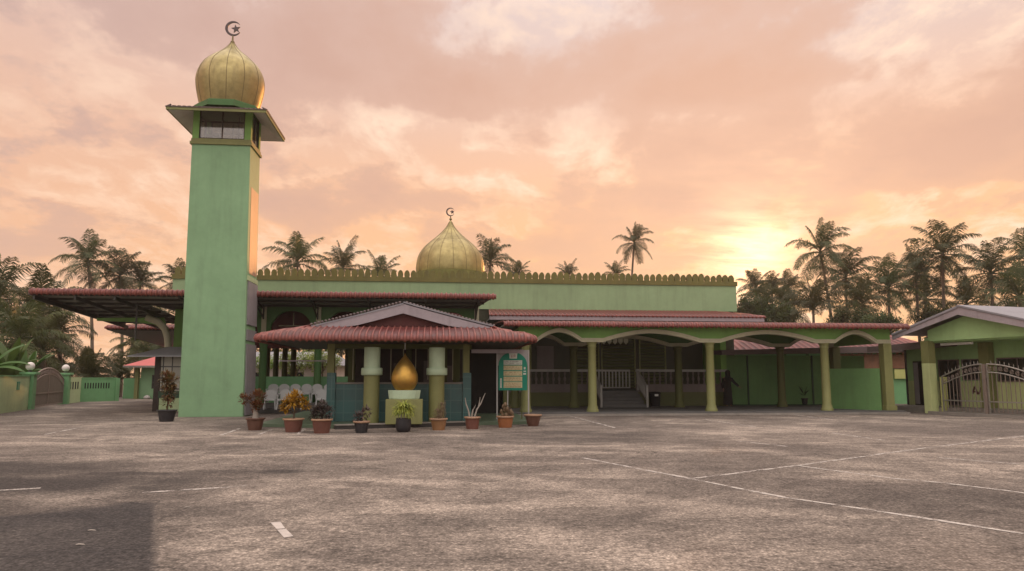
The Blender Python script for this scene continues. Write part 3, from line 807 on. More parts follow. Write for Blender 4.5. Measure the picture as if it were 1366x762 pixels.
part(MB().box(15.35, 16.1, 39.52, 39.6, .15, 2.65), 'door', M['dark'], t)
part(MB().box(15.0, 16.5, 39.45, 39.6, 0, .15), 'door_step', M['concrete'], t)
# hall dome
du, dv = 0.95, 46.0
part(MB().lathe([(2.12, 6.6), (2.12, 8.0), (2.0, 8.0), (2.0, 8.15)], (du, dv, 0), 32, smooth=False), 'drum', M['crest'], t)
pr = smooth_prof([(1.98, 0.0), (2.09, 0.35), (2.09, 0.78), (1.96, 1.38), (1.60, 1.93), (1.10, 2.38), (0.63, 2.80), (0.27, 3.22), (0.06, 3.62)], 32)
onion(t, du, dv, 7.72, pr, 16, .014, [2.3], R(4))
mb = MB().tube([(du, dv, 11.25), (du, dv, 11.65)], [.05, .03], 8).lathe([(0, 0), (.09, .06), (.09, .12), (0, .18)], (du, dv, 11.36), 12)
f = part(mb, 'finial', M['gold_seam'], t)
mb = MB(); crescent(mb, du - .02, dv, 11.92, .27, .06); sub(mb, 'crescent', M['finial'], f, t)
mb = MB(); star(mb, du + .1, dv, 11.92, .15, .06); sub(mb, 'star', M['finial'], f, t)

# ---------------------------------------------------------------- arcade porch
t = uthing('arcade_porch', 'low arcade porch with wavy cream arches and red tile eave before the hall', 'porch', 12, 31.1)
cols = [3.85, 6.68, 11.85, 17.06, 19.9]
def arch_lines(zs, zt_small, zt_big, trim, n=22):
    lo, mid = [], []
    for i in range(len(cols) - 1):
        a, b = cols[i] + .46, cols[i + 1] - .46
        big = (b - a) > 3
        rise = (zt_big if big else zt_small) - zs
        if i == 0: lo.append((cols[0] - .3, zs)); mid.append((cols[0] - .3, zs + trim))
        for s in range(n + 1):
            x = a + (b - a) * s / n
            q = abs(x - (a + b) / 2) / ((b - a) / 2)
            zz = zs + rise * (1 - q ** 1.75)
            lo.append((x, zz)); mid.append((x, zz + trim * (1.0 + .05 * (1 - q))))
    lo.append((cols[-1] + .2, zs)); mid.append((cols[-1] + .2, zs + trim))
    return lo, mid
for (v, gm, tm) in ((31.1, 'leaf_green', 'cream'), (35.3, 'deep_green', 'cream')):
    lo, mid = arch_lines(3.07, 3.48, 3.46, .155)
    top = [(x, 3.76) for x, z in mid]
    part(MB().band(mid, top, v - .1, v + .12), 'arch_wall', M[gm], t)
    part(MB().band(lo, mid, v - .14, v + .15), 'arch_trim', M[tm], t)
    l2 = [(x, z - .05) for x, z in mid]
    part(MB().band(l2, [(x, z + .012) for x, z in mid], v - .175, v - .14), 'arch_trim', M[tm], t)
    for i, x in enumerate(cols):
        pr = [(.25, 0.15), (.25, .24), (.215, .27), (.205, .38), (.18, .42), (.172, 1.6), (.162, 2.82), (.185, 2.86), (.185, 2.9), (.165, 2.92), (.2, 3.0), (.235, 3.07)]
        if i == 4:
            mb = MB().box(x - .19, x + .19, v - .19, v + .19, .15, 3.07).box(x - .25, x + .25, v - .25, v + .25, .15, .36)
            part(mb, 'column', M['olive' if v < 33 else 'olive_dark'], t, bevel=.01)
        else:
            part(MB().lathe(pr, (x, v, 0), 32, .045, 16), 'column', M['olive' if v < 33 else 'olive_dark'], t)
for x in (3.75, 19.9):
    part(MB().box(x - .1, x + .1, 31.24, 35.2, 3.1, 3.74), 'side_beam', M['leaf_green'], t)
prf = eave_profile(30.2, 3.66, .23, 36.4, 4.15, 2.85, 20.55)
part(corrugated(prf, .21, .028), 'tile_roof', M['tile_red'], t, solid=.02)
part(MB().box(2.95, 20.45, 30.32, 36.3, 3.77, 3.82), 'soffit', M['underside'], t)
part(MB().prism_xy([(2.8, 30.65), (20.4, 30.65), (20.4, 37.0), (2.4, 37.0), (2.4, 31.5)], 0, .15), 'floor_slab', M['concrete'], t, bevel=.02)
part(MB().prism_xy([(2.75, 30.5), (20.5, 30.5), (20.5, 30.64), (2.75, 30.64)], 0, .09), 'kerb', M['kerb'], t)
# slanted green screen panel at the end of the arcade
t = uthing('screen_wall', 'chest high plain green screen panel slanting between the last two arcade columns', 'wall', 19.2, 33)
mb = MB().hexa([(18.25, 33.4, .15), (19.55, 31.1, .15), (19.63, 31.15, .15), (18.33, 33.45, .15)], [(18.25, 33.4, 1.98), (19.55, 31.1, 1.98), (19.63, 31.15, 1.98), (18.33, 33.45, 1.98)])
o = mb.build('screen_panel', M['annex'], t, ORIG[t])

# green wall and lean-to behind the arcade
t = uthing('annex_wall', 'long green annex wall with dark battens behind the last arcade columns', 'wall', 17.5, 37.6)
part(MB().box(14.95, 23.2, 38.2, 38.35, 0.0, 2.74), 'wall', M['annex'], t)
for x in (16.6, 18.35, 20.2):
    part(MB().box(x - .04, x + .04, 38.14, 38.2, .1, 2.74), 'batten', M['green_skirt'], t)
part(MB().box(14.95, 23.2, 38.16, 38.2, 0, .16), 'plinth', M['green_skirt'], t)
part(MB().hexa([(14.7, 36.9, 2.72), (24.8, 35.2, 2.86), (24.8, 38.6, 2.9), (14.7, 38.6, 2.8)], [(14.7, 36.9, 2.97), (24.8, 35.2, 3.2), (24.8, 38.6, 3.2), (14.7, 38.6, 3.0)]), 'lean_to_roof', M['fascia_brown'], t)

t = uthing('tiled_house', 'low house under a red tiled roof seen through the arcade arches', 'house', 24, 43)
prf = eave_profile(41.6, 3.0, .12, 47.0, 4.9, 16.8, 31.0, 19.5, 28.5)
part(corrugated(prf, .4, .05), 'tile_roof', M['tile_red'], t, solid=.03)
part(MB().box(17.2, 30.6, 42.2, 50, 0, 3.05), 'wall', M['green'], t)
for x in (20.6, 22.0, 23.2):
    part(MB().box(x, x + .12, 42.1, 42.2, 0, 3.0), 'pilaster', M['deep_green'], t)
part(MB().box(24.0, 30.5, 42.04, 42.1, 2.1, 2.95), 'shutter', M['rust'], t)
for x in (26.2, 27.4, 28.6):
    part(MB().box(x, x + .95, 42.0, 42.1, 1.5, 2.05), 'vent_block', M['yellow'], t)

# ---------------------------------------------------------------- wide canopy
t = uthing('wide_canopy', 'wide flat canopy with red ribbed edge sweeping out behind the minaret', 'canopy', -10, 36)
def zc(v): return 5.17 - .062 * (v - 33)
prf = [(33.1, 5.06, -17, 2.76), (33.01, 5.08, -17, 2.76), (32.97, 5.17, -17, 2.76), (33.0, 5.26, -17, 2.76), (33.1, 5.32, -17, 2.76), (34.5, 5.28, -17, 2.5), (36.4, 5.17, -17, 2.05)]
part(corrugated(prf, .21, .028), 'tile_edge', M['tile_red'], t, solid=.02)
mb = MB()
mb.hexa([(-16.95, 33.1, zc(33.1)), (2.68, 33.1, zc(33.1)), (2.03, 36.5, zc(36.5)), (-16.95, 36.5, zc(36.5))], [(-16.95, 33.1, zc(33.1) + .05), (2.68, 33.1, zc(33.1) + .05), (2.03, 36.5, zc(36.5) + .05), (-16.95, 36.5, zc(36.5) + .05)])
mb.hexa([(-16.95, 36.5, zc(36.5)), (-13.45, 36.5, zc(36.5)), (-13.45, 43.0, zc(43)), (-16.95, 43.0, zc(43))], [(-16.95, 36.5, zc(36.5) + .05), (-13.45, 36.5, zc(36.5) + .05), (-13.45, 43.0, zc(43) + .05), (-16.95, 43.0, zc(43) + .05)])
part(mb, 'roof_panel', M['underside'], t)
v = 33.35
while v < 43:
    ue = 2.6 - (v - 33.1) * .19 if v < 36.4 else -13.5
    part(MB().box(-16.95, ue, v - .03, v + .03, zc(v) - .10, zc(v) - .004), 'purlin', M['steel'], t)
    v += 1.25
part(MB().bar((-17.0, 33.05, zc(33.05) + .03), (-17.0, 43.05, zc(43.05) + .03), .06, .3), 'end_board', M['fascia_brown'], t)
for u in (-16.85, -15.2, -13.6):
    part(MB().bar((u, 33.15, zc(33.15) - .22), (u, 43, zc(43) - .22), .09, .16), 'rafter', M['steel'], t)
for u in (-11.0, -8.0, -5.5, -2.95, -.4, 2.0):
    mb = MB().bar((u, 33.3, 5.0), (u, 35.95, 4.85), .08, .1).bar((u, 34.2, 4.93), (u, 35.95, 4.35), .06).bar((u, 35.93, 4.3), (u, 35.93, 4.9), .07)
    part(mb, 'bracket', M['steel'], t)
part(MB().bar((-13.2, 34.6, 4.9), (-13.2, 34.6, 3.2), .06), 'hanger', M['steel'], t)
path = [(-13.0, 38.2, 0), (-13.0, 38.2, 3.0), (-13.05, 38.2, 3.5), (-13.2, 38.2, 3.95), (-13.55, 38.2, 4.3), (-14.1, 38.2, 4.52)]
part(MB().tube(path, .17, 12), 'bowed_post', M['cream'], t)
pts = [(-16.6, 4.5), (-13.45, 4.55), (-13.2, 3.6), (-13.4, 3.95), (-13.9, 4.2), (-14.8, 4.32), (-16.6, 4.36)]
part(MB().prism_xz(pts, 38.6, 38.8), 'spandrel', M['leaf_green'], t)
part(MB().box(-13.0, -10.6, 38.9, 39.1, 3.1, 5.0), 'spandrel', M['leaf_green'], t)

t = uthing('far_canopy', 'smaller red ended canopy roof farther off beneath the wide canopy', 'canopy', -16, 48)
prf = eave_profile(44.0, 4.28, .22, 47.0, 4.75, -18.5, -13.2, -17.0, -13.2)
part(corrugated(prf, .22, .03), 'tile_roof', M['tile_red'], t, solid=.02)
part(MB().hexa([(-18.4, 44.15, 4.24), (-13.2, 44.15, 4.2), (-13.2, 54, 3.5), (-18.4, 54, 3.6)], [(-18.4, 44.15, 4.34), (-13.2, 44.15, 4.3), (-13.2, 54, 3.6), (-18.4, 54, 3.7)]), 'roof_panel', M['steel'], t)
for (a, b) in ((-14.0, 46), (-14.0, 53)):
    part(MB().tube([(a, b, 0), (a, b, 3.9)], .12, 10), 'post', M['cream'], t)

# ---------------------------------------------------------------- ablution pavilion
t = uthing('ablution_pavilion', 'low ablution pavilion with red tiled hip roof, grey gable boards and teal tiled wall', 'pavilion', -1.0, 25.8)
PB = 31.0
e0, e1 = -5.44, 3.25
g0, g1 = -3.95, 1.95
vb = 24.95
prf = eave_profile(23.4, 2.70, .24, vb, 3.27, e0, e1, g0, g1)
part(corrugated(prf, .2, .026), 'tile_roof', M['tile_red'], t, solid=.02)
def lm(u_, a, z): return (e0 + a, u_, z)
prf = [(a, z, 23.4 + a, PB) for a, z in ((.10, 2.70), (.01, 2.72), (-.02, 2.78), (.02, 2.87), (.12, 2.93), (.5, 3.02), (1.0, 3.14), (1.49, 3.27))]
part(corrugated(prf, .2, .026, lm), 'tile_roof', M['tile_red'], t, solid=.02)
def rm(u_, a, z): return (e1 - a, u_, z)
prf = [(a, z, 23.4 + a, PB) for a, z in ((.10, 2.70), (.01, 2.72), (-.02, 2.78), (.02, 2.87), (.12, 2.93), (.5, 3.02), (1.0, 3.15), (1.3, 3.27))]
part(corrugated(prf, .2, .026, rm), 'tile_roof', M['tile_red'], t, solid=.02)
part(MB().box(e0 + .15, e1 - .15, 23.52, PB, 2.72, 2.77), 'soffit', M['dark_wood'], t)
ku, kz = -1.03, 4.02
part(MB().prism_xz([(g0 + .1, 3.22), (g1 - .1, 3.22), (ku, kz - .12)], vb + .1, vb + .18), 'gable', M['red_board'], t)
for (a, b) in ((g0 - .05, ku), (g1 + .05, ku)):
    z0 = 3.24
    mb = MB()
    n = 10
    lo, hi = [], []
    for i in range(n + 1):
        s = i / n
        x = a + (b - a) * s
        z = z0 + (kz - z0) * (s * .92 + .08 * s * s)
        h = .05 + .27 * min(1, s * 2.2)
        lo.append((x, z - h)); hi.append((x, z))
    if a > b: lo.reverse(); hi.reverse()
    part(mb.band(lo, hi, vb - .12, vb - .06), 'barge_board', M['grey_trim'], t)
    n_t = 26
    rf = MB()
    rows = []
    for i in range(n + 1):
        s = i / n
        rows.append((a + (b - a) * s, z0 + .03 + (kz - z0) * (s * .92 + .08 * s * s)))
    rf.add([p for x, z in rows for p in ((x, vb - .14, z), (x, PB, z))], [(2 * i, 2 * i + 2, 2 * i + 3, 2 * i + 1) for i in range(n)])
    o = part(rf, 'gable_roof', M['slate'], t, solid=.05)
    for i in range(1, n_t):
        pass
    tn = MB()
    for i in range(n_t):
        s = i / n_t
        x = a + (b - a) * s; z = z0 + .05 + (kz - z0) * (s * .92 + .08 * s * s)
        tn.lathe([(0, 0), (.045, .0), (.045, .05), (.02, .07)], (x, vb - .08, z), 6)
    sub(tn, 'tile_ends', M['fascia_brown'], o, t)
part(MB().box(-3.6, 1.3, 25.72, 25.95, 2.56, 2.72), 'beam', M['olive_dark'], t)
part(MB().box(1.3, 3.1, 25.75, 25.85, 2.42, 2.55), 'beam', M['grey_trim'], t)
part(MB().box(-5.2, -3.6, 25.78, 25.82, 2.12, 2.16), 'beam', M['grey_trim'], t)
for (x, vv, s, m_) in ((-3.45, 25.8, .12, 'olive'), (1.12, 25.8, .11, 'olive'), (-3.0, 28.0, .12, 'olive_dark'), (.85, 28.0, .13, 'olive_dark'), (.45, 29.2, .08, 'olive_dark'), (-2.4, 29.5, .08, 'olive_dark'), (2.95, 30.6, .11, 'olive_dark'), (-1.0, 30.6, .11, 'olive_dark')):
    part(MB().box(x - s, x + s, vv - s, vv + s, .12 if vv > 26 or x < -5 else 1.6, 2.72), 'post', M[m_], t, bevel=.01)
part(MB().box(-3.3, 1.0, 25.75, 25.9, .12, 1.36), 'tiled_wall', M['teal_tile'], t)
part(MB().box(-3.32, 1.0, 25.7, 25.95, 1.362, 1.42), 'wall_cap', M['kerb'], t)
for x in (-3.42, 1.15):
    part(MB().box(x - .14, x + .14, 25.66, 25.96, .12, 1.74), 'tiled_pillar', M['teal_tile'], t)
part(MB().box(-3.45, -3.3, 25.96, 30.5, .12, 1.36), 'tiled_wall', M['teal_tile'], t)
part(MB().box(1.05, 1.2, 25.96, 30.5, .12, 1.5), 'tiled_wall', M['teal_tile'], t)
part(MB().box(-3.4, 1.15, 30.5, 30.65, .12, 2.72), 'rear_wall_or_shade_sheet', M['dark_wood'], t)
for (x, h) in ((-2.7, 1.1), (-1.6, .9), (-.4, 1.0), (.4, .8)):
    part(MB().box(x, x + .45, 30.42, 30.49, 1.25, 1.25 + h), 'wall_board', M['board_pink'], t)
mb = MB()
for i in range(9): mb.tube([(-2.9 + i * .45, 27.5, 1.5), (-2.9 + i * .45, 27.5, 2.7)], .015, 6)
part(mb, 'water_pipes', M['cream'], t)
mb = MB().box(-2.9, .7, 27.2, 27.8, .12, .8)
part(mb, 'wash_trough', M['teal_tile'], t)
for x in (-2.0, .11):
    c = part(MB().lathe([(.255, .12), (.255, 1.66)], (x, 24.75, 0), 28), 'round_column', M['olive'], t)
    sub(MB().lathe([(.262, 1.88), (.262, 2.54), (.258, 2.56)], (x, 24.75, 0), 28), 'upper_drum', M['pale_green'], c, t)
    sub(MB().lathe([(.31, 1.655), (.345, 1.67), (.345, 1.88), (.31, 1.90)], (x, 24.75, 0), 28), 'collar', M['pale_green'], c, t)
part(MB().prism_xy([(-5.6, 25.0), (-3.1, 24.0), (-2.85, 23.62), (1.3, 25.0), (3.4, 25.4), (3.4, 31.2), (-5.6, 34.0)], 0, .12), 'floor_slab', M['floor_green'], t, bevel=.01)
p, q = Vector((-2.95, 23.50)), Vector((1.25, 24.90)); d = (q - p).normalized(); n = Vector((-d.y, d.x)) * .3
kb = part(MB().prism_xy([tuple(p), tuple(q), tuple(q + n), tuple(p + n)], .0, .11), 'kerb', M['kerb_black'], t)
m_ = n * .08
sub(MB().prism_xy([tuple(p - m_), tuple(q - m_), tuple(q + n), tuple(p + n)], .112, .15), 'kerb_cap', M['kerb'], kb, t, bevel=.01)
part(MB().box(1.3, 3.1, 30.9, 31.0, .12, 2.72), 'rear_wall_or_shade_sheet', M['dark'], t)  # dark sheet standing in for the shade of the passage
part(MB().tube([(-.95, 25.0, 2.72), (-.95, 25.0, 2.5)], .02, 6), 'downspout', M['white'], t)

# golden teardrop monument
t = uthing('teardrop_monument', 'golden teardrop ornament on an olive plinth between two round columns', 'monument', -.91, 24.45, .12)
part(MB().box(-1.49, -.33, 23.95, 24.55, .12, .9), 'plinth', M['olive'], t, bevel=.015)
part(MB().lathe([(.48, .9), (.5, .92), (.53, 1.14), (.53, 1.18), (.4, 1.18)], (-.92, 24.3, 0), 12, smooth=False, phase=R(15), sy=.55), 'collar', M['pale_green'], t)
pr = smooth_prof([(.27, 1.18), (.34, 1.27), (.41, 1.42), (.425, 1.58), (.385, 1.76), (.295, 1.95), (.17, 2.12), (.075, 2.24), (.03, 2.30), (.006, 2.36)], 26)
part(MB().lathe(pr, (-.92, 24.3, 0), 40), 'teardrop', M['gold_bright'], t)

# ---------------------------------------------------------------- notice sign
sx, sy = 0.03, 26.6
t = thing('notice_sign', 'arched green notice board with cream text strips on a silver frame', 'sign', (sx, sy, 0), R(4))
w = .585
part(MB().box(-w, -w + .05, -.025, .025, 0.12, 2.555), 'post', M['silver'], t)
part(MB().box(w - .05, w, -.025, .025, 0.12, 2.555), 'post', M['silver'], t)
part(MB().box(-.2, -.16, .03, .06, .12, 1.2), 'strut', M['silver'], t)
part(MB().box(.3, .34, .03, .06, .12, 1.2), 'strut', M['olive_dark'], t)
part(MB().box(-w + .052, w - .052, -.012, .012, 2.0, 2.555), 'backing_panel', M['sign_grey'], t)
bw = w - .075
pts = [(-bw, 1.13), (bw, 1.13), (bw, 2.02)] + [(bw * math.cos(a), 2.02 + .46 * math.sin(a)) for a in [i * math.pi / 20 for i in range(1, 20)]] + [(-bw, 2.02)]
bd = part(MB().prism_xz(pts, -.03, -.014), 'arched_board', M['sign_green'], t)
def strokes(mb, x0, x1, z0, z1, step, y=-.0395, r_=rnd):
    x = x0
    while x < x1 - step * .5:
        wd = step * r_.uniform(.45, .85)
        k = r_.randrange(4)
        th = step * .22
        if k in (0, 1): mb.box(x, x + th, y, y + .003, z0, z1)
        if k in (0, 2): mb.box(x + wd - th, x + wd, y, y + .003, z0, z1 - (z1 - z0) * .2)
        if k in (1, 3): mb.box(x + th + .0005, x + wd - th - .0005, y, y + .003, z1 - (z1 - z0) * .25, z1)
        if k in (2, 3): mb.box(x, x + wd - th - .001, y + .0005, y + .0035, z0, z0 + (z1 - z0) * .25)
        x += step * r_.uniform(.95, 1.35)
st = sub(MB().prism_xz([(-.12, 2.25), (.14, 2.25), (.16, 2.45), (-.14, 2.45)], -.036, -.031), 'emblem_plate', M['strip_white'], bd, t)
mb = MB(); strokes(mb, -.07, .1, 2.29, 2.41, .055); sub(mb, 'lettering', M['ink_red'], bd, t)
for i, (z0, z1, mt) in enumerate(((2.03, 2.19, 'strip_white'), (1.84, 2.0, 'strip_cream'), (1.645, 1.805, 'strip_cream'), (1.445, 1.61, 'strip_cream'), (1.22, 1.42, 'strip_cream'))):
    sub(MB().box(-.33, .33, -.036, -.031, z0, z1), 'text_strip', M[mt], bd, t)
    mb = MB()
    h = (z1 - z0)
    strokes(mb, -.31, .31, z0 + h * .55, z0 + h * .88, .034)
    strokes(mb, -.31, .31, z0 + h * .12, z0 + h * .42, .034)
    sub(mb, 'lettering', M['ink_brown' if i else 'ink_dark'], bd, t)
mb = MB()
for i in range(5): mb.box(-.455, -.395, -.036, -.031, 1.22 + i * .068, 1.28 + i * .068)
sub(mb, 'text_strip', M['strip_white'], bd, t)
mb = MB()
mb.box(.37, .47, -.036, -.031, 1.68, 1.74).box(.38, .47, -.036, -.031, 1.78, 1.82).box(.39, .45, -.036, -.031, 1.87, 1.95)
sub(mb, 'text_strip', M['strip_white'], bd, t)

# ---------------------------------------------------------------- chairs
def chair():
    t = thing('plastic_chair', '', 'chair', (0, 0, 0))
    mb = MB()
    mb.box(-.22, .22, -.2, .22, .42, .45).box(-.22, .22, -.215, -.2, .38, .45)
    part(mb, 'seat', M['plastic'], t, bevel=.012)
    mb = MB()
    pts = [(-.2, .45)] + [(-.235 + .0 * i, .45 + .06 * i) for i in range(1, 5)] + [(-.235 * math.cos(a), .69 + .17 * math.sin(a)) for a in [i * math.pi / 10 for i in range(1, 10)]] + [(.235, .69 - .06 * i) for i in range(0, 4)] + [(.2, .45)]
    mb.prism_xz(pts, .2, .225)
    part(mb, 'backrest', M['plastic'], t)
    for s in (-1, 1):
        part(MB().bar((.2 * s, -.18, .43), (.24 * s, -.23, 0), .045), 'leg', M['plastic'], t)
        part(MB().bar((.2 * s, .2, .43), (.24 * s, .27, 0), .045), 'leg', M['plastic'], t)
        part(MB().bar((.235 * s, .2, .64), (.25 * s, -.18, .62), .04, .03).bar((.25 * s, -.18, .62), (.215 * s, -.17, .42), .04, .03), 'armrest', M['plastic'], t)
    return t
ch = chair()
spots = [(-7.05, 33.6, .2, .1), (-6.45, 33.5, .2, -.1), (-5.95, 33.6, .2, .06), (-4.9, 33.8, .2, .1), (-4.35, 33.8, .2, 0)] + [(-7.35 + i * .5, 35.4, .42, rnd.uniform(-.08, .08)) for i in range(8)]
for i, (u, v, z, a) in enumerate(spots):
    o = ch if i == 0 else copy_tree(ch)
    x, y = W(u, v)
    o.location = (x, y, z); o.rotation_euler = (0, 0, TH + a)
    if i < 5:
        o['label'] = ['white plastic chair standing alone nearest the minaret foot', 'white plastic chair second from the minaret, before the chair row', 'white plastic chair behind the yellow croton pot', 'white plastic chair behind the grey leaved pot plant', 'white plastic chair closest to the teal tiled pillar'][i]
        o['group'] = 'loose white chairs under the pavilion'
    else:
        o['label'] = 'white plastic chair in the row against the low green wall'
        o['group'] = 'chair row against the low green wall'
t = uthing('chair_step', 'low grey cement step along the green wall carrying the chair row', 'step', -5.6, 35.4)
part(MB().box(-7.75, -3.4, 35.05, 35.8, .2, .42), 'step_block', M['concrete'], t)

# ---------------------------------------------------------------- pots and plants
def pot(t, rt, rb, h, m_, rim='rim', round_=False):
    if round_:
        pr = [(rb * .7, 0), (rb, .04), (rt * 1.06, h * .45), (rt, h * .95), (rt, h), (rt - .03, h), (rt - .035, h - .06)]
        part(MB().lathe(pr, (0, 0, 0), 24), 'pot', M[m_], t)
    else:
        p_ = part(MB().lathe([(rb, 0), (rb + (rt - rb) * .5, h * .5), (rt - .02, h - .05)], (0, 0, 0), 24), 'pot', M[m_], t)
        mb = MB().lathe([(rt - .02, h - .055), (rt + .015, h - .05), (rt + .02, h), (rt - .02, h), (rt - .03, h - .06)], (0, 0, 0), 24)
        mb.build('rim', M[rim], p_)
    part(MB().lathe([(0.001, h - .055), (rt - .03, h - .06)], (0, 0, 0), 18), 'soil', M['soil'], t)
def ball_leaves(mb, c, r, n, L, w, rr, droop=.3, squash=1.0):
    n = int(n * 1.9)
    for _ in range(n):
        d = Vector((rr.gauss(0, 1), rr.gauss(0, 1), rr.gauss(0.15, .8))).normalized()
        p = Vector(c) + Vector((d.x * r, d.y * r, d.z * r * squash)) * rr.uniform(.35, 1.0)
        dd = (d + Vector((rr.uniform(-.5, .5), rr.uniform(-.5, .5), rr.uniform(-.2, .6)))).normalized()
        mb.leaf(p, dd, L * rr.uniform(.7, 1.2), w * rr.uniform(.7, 1.2), droop, segs=3)
def pot_at(px, py, label, rot=0, group='potted plants along the forecourt', z=0, name='potted_plant'):
    x, y = ground_at(px, py, z)
    return thing(name, label, 'potted plant', (x, y, z), rot, group)
rr = random.Random(5)
t = pot_at(222, 562.5, 'tall leggy mottled croton in a black pot beside the minaret')
pot(t, .33, .23, .42, 'black_pot', 'black_pot')
part(MB().tube([(0, 0, .36), (.03, 0, .9), (-.03, .02, 1.5)], [.035, .028, .015], 7).tube([(.02, 0, .8), (.12, 0, 1.3)], [.02, .01], 6), 'stem', M['bark'], t)
mb = MB()
for (x, z, r, n) in ((0, .7, .18, 40), (.05, 1.0, .26, 80), (-.03, 1.35, .24, 80), (.08, 1.45, .26, 60), (-.1, 1.6, .16, 40)): ball_leaves(mb, (x, 0, z), r, n, .2, .07, rr)
part(mb, 'foliage', M['croton_g'], t)
t = pot_at(340, 574, 'russet bush with one side clump in a dark brown pot')
pot(t, .27, .19, .37, 'brown_pot', 'brown_pot')
part(MB().tube([(0, 0, .32), (0, 0, .6)], [.1, .07], 8).tube([(0, 0, .55), (-.2, 0, .85), (-.36, 0, .9)], [.04, .03, .02], 6), 'stem', M['stick'], t)
mb = MB()
ball_leaves(mb, (.05, 0, .95), .25, 260, .1, .035, rr); ball_leaves(mb, (.0, 0, .72), .16, 120, .1, .035, rr); ball_leaves(mb, (-.38, 0, .92), .15, 120, .09, .035, rr); ball_leaves(mb, (-.2, 0, .9), .1, 50, .09, .03, rr)
part(mb, 'foliage', M['croton_r'], t)
t = pot_at(391, 576.5, 'yellow leaved croton spreading like an umbrella in a reddish pot')
pot(t, .29, .21, .40, 'terracotta')
part(MB().tube([(0, 0, .35), (.02, 0, .62), (.06, 0, .8)], [.03, .025, .018], 7).tube([(.01, 0, .5), (-.2, 0, .78)], [.02, .012], 6).tube([(.02, 0, .55), (.24, .03, .78)], [.02, .012], 6), 'stem', M['bark'], t)
mb = MB()
for (x, y, z, r, n) in ((-.22, 0, .78, .15, 70), (-.1, .08, .92, .16, 80), (.06, 0, 1.0, .16, 90), (.22, 0, .86, .13, 60), (.34, .02, .76, .09, 30), (0, -.18, .86, .14, 60), (-.3, 0, .66, .08, 30)): ball_leaves(mb, (x, y, z), r, n, .15, .055, rr, .7)
part(mb, 'foliage', M['croton_y'], t)
t = pot_at(429, 578, 'bushy grey purple plant in a reddish pot before the teal pillar')
pot(t, .29, .21, .41, 'terracotta')
part(MB().tube([(0, 0, .36), (0, 0, .6)], [.03, .02], 6), 'stem', M['bark'], t)
mb = MB()
for (x, z, r, n) in ((-.18, .6, .15, 70), (.0, .72, .17, 90), (.18, .6, .14, 60), (.0, .52, .2, 60), (-.28, .5, .09, 25)): ball_leaves(mb, (x, 0, z), r, n, .12, .05, rr)
part(mb, 'foliage', M['grey_leaf'], t)
t = pot_at(482, 577.5, 'small dusky pink leaved plant in a blue black pot')
pot(t, .23, .16, .34, 'black_pot', 'grey_trim' if False else 'rim')
part(MB().tube([(0, 0, .3), (.05, 0, .55)], [.02, .012], 6), 'stem', M['bark'], t)
mb = MB()
for (x, z, r, n) in ((-.12, .44, .1, 30), (.03, .5, .12, 36), (.15, .6, .1, 24)): ball_leaves(mb, (x, 0, z), r, n, .15, .05, rr)
part(mb, 'foliage', M['pink_leaf'], t)
t = pot_at(538, 576.5, 'fountain of yellow green grassy blades in a round black pot')
pot(t, .22, .2, .40, 'black_pot', round_=True)
mb = MB()
for i in range(16):
    a = rr.uniform(0, 6.28); mb.tube([(.14 * math.cos(a), .14 * math.sin(a), .34), (.16 * math.cos(a), .16 * math.sin(a), .48), (.1 * math.cos(a + .4), .1 * math.sin(a + .4), .68)], [.012, .01, .008], 5)
part(mb, 'stem', M['stick'], t)
mb = MB()
for i in range(420):
    a = rr.uniform(0, 6.28); e = rr.uniform(.15, 1.4)
    mb.leaf((.1 * math.cos(a) * rr.random(), .1 * math.sin(a) * rr.random(), rr.uniform(.5, .72)), (math.cos(a) * math.cos(e), math.sin(a) * math.cos(e), math.sin(e)), rr.uniform(.28, .46), .03, 2.2, segs=5)
part(mb, 'foliage', M['spider'], t)
t = pot_at(585, 574, 'dry twiggy shrub in an ochre rimmed brown pot')
pot(t, .26, .18, .36, 'ochre_pot')
mb = MB()
for i in range(46):
    a = rr.uniform(0, 6.28); r0 = rr.uniform(0, .16); h = rr.uniform(.12, .42); bx = .1
    mb.tube([(r0 * math.cos(a), r0 * math.sin(a), .3), (r0 * 1.3 * math.cos(a) + bx * .3, r0 * 1.3 * math.sin(a), .3 + h * .6), (r0 * 1.1 * math.cos(a + .4) + bx, r0 * math.sin(a + .5), .32 + h * rr.uniform(.9, 1.7))], [.008, .006, .003], 4)
part(mb, 'stem', M['dry'], t)
mb = MB(); ball_leaves(mb, (.0, 0, .5), .17, 70, .07, .025, rr); ball_leaves(mb, (.12, 0, .75), .09, 45, .07, .025, rr)
part(mb, 'foliage', M['dry'], t)
t = pot_at(630, 572.5, 'bare forked pale branches rising from a reddish brown pot')
pot(t, .24, .18, .38, 'terracotta')
mb = MB()
mb.tube([(-.08, 0, .34), (-.12, 0, .55), (-.2, 0, .78), (-.23, 0, .96)], [.03, .024, .018, .01], 7)
mb.tube([(-.02, 0, .34), (.0, 0, .5), (.02, 0, .6)], [.03, .026, .02], 7)
mb.tube([(.06, 0, .34), (.14, 0, .6), (.26, 0, .78), (.36, 0, 1.02), (.4, 0, 1.1)], [.03, .024, .02, .014, .008], 7)
mb.tube([(.19, 0, .68), (.22, 0, .84), (.24, 0, .98)], [.018, .014, .008], 6)
mb.tube([(.02, 0, .58), (.1, .02, .74)], [.014, .006], 5)
part(mb, 'branches', M['stick'], t)
t = pot_at(674, 570.5, 'knobbly brown spurge in an orange pot below the notice board')
pot(t, .27, .2, .37, 'orange_pot')
mb = MB()
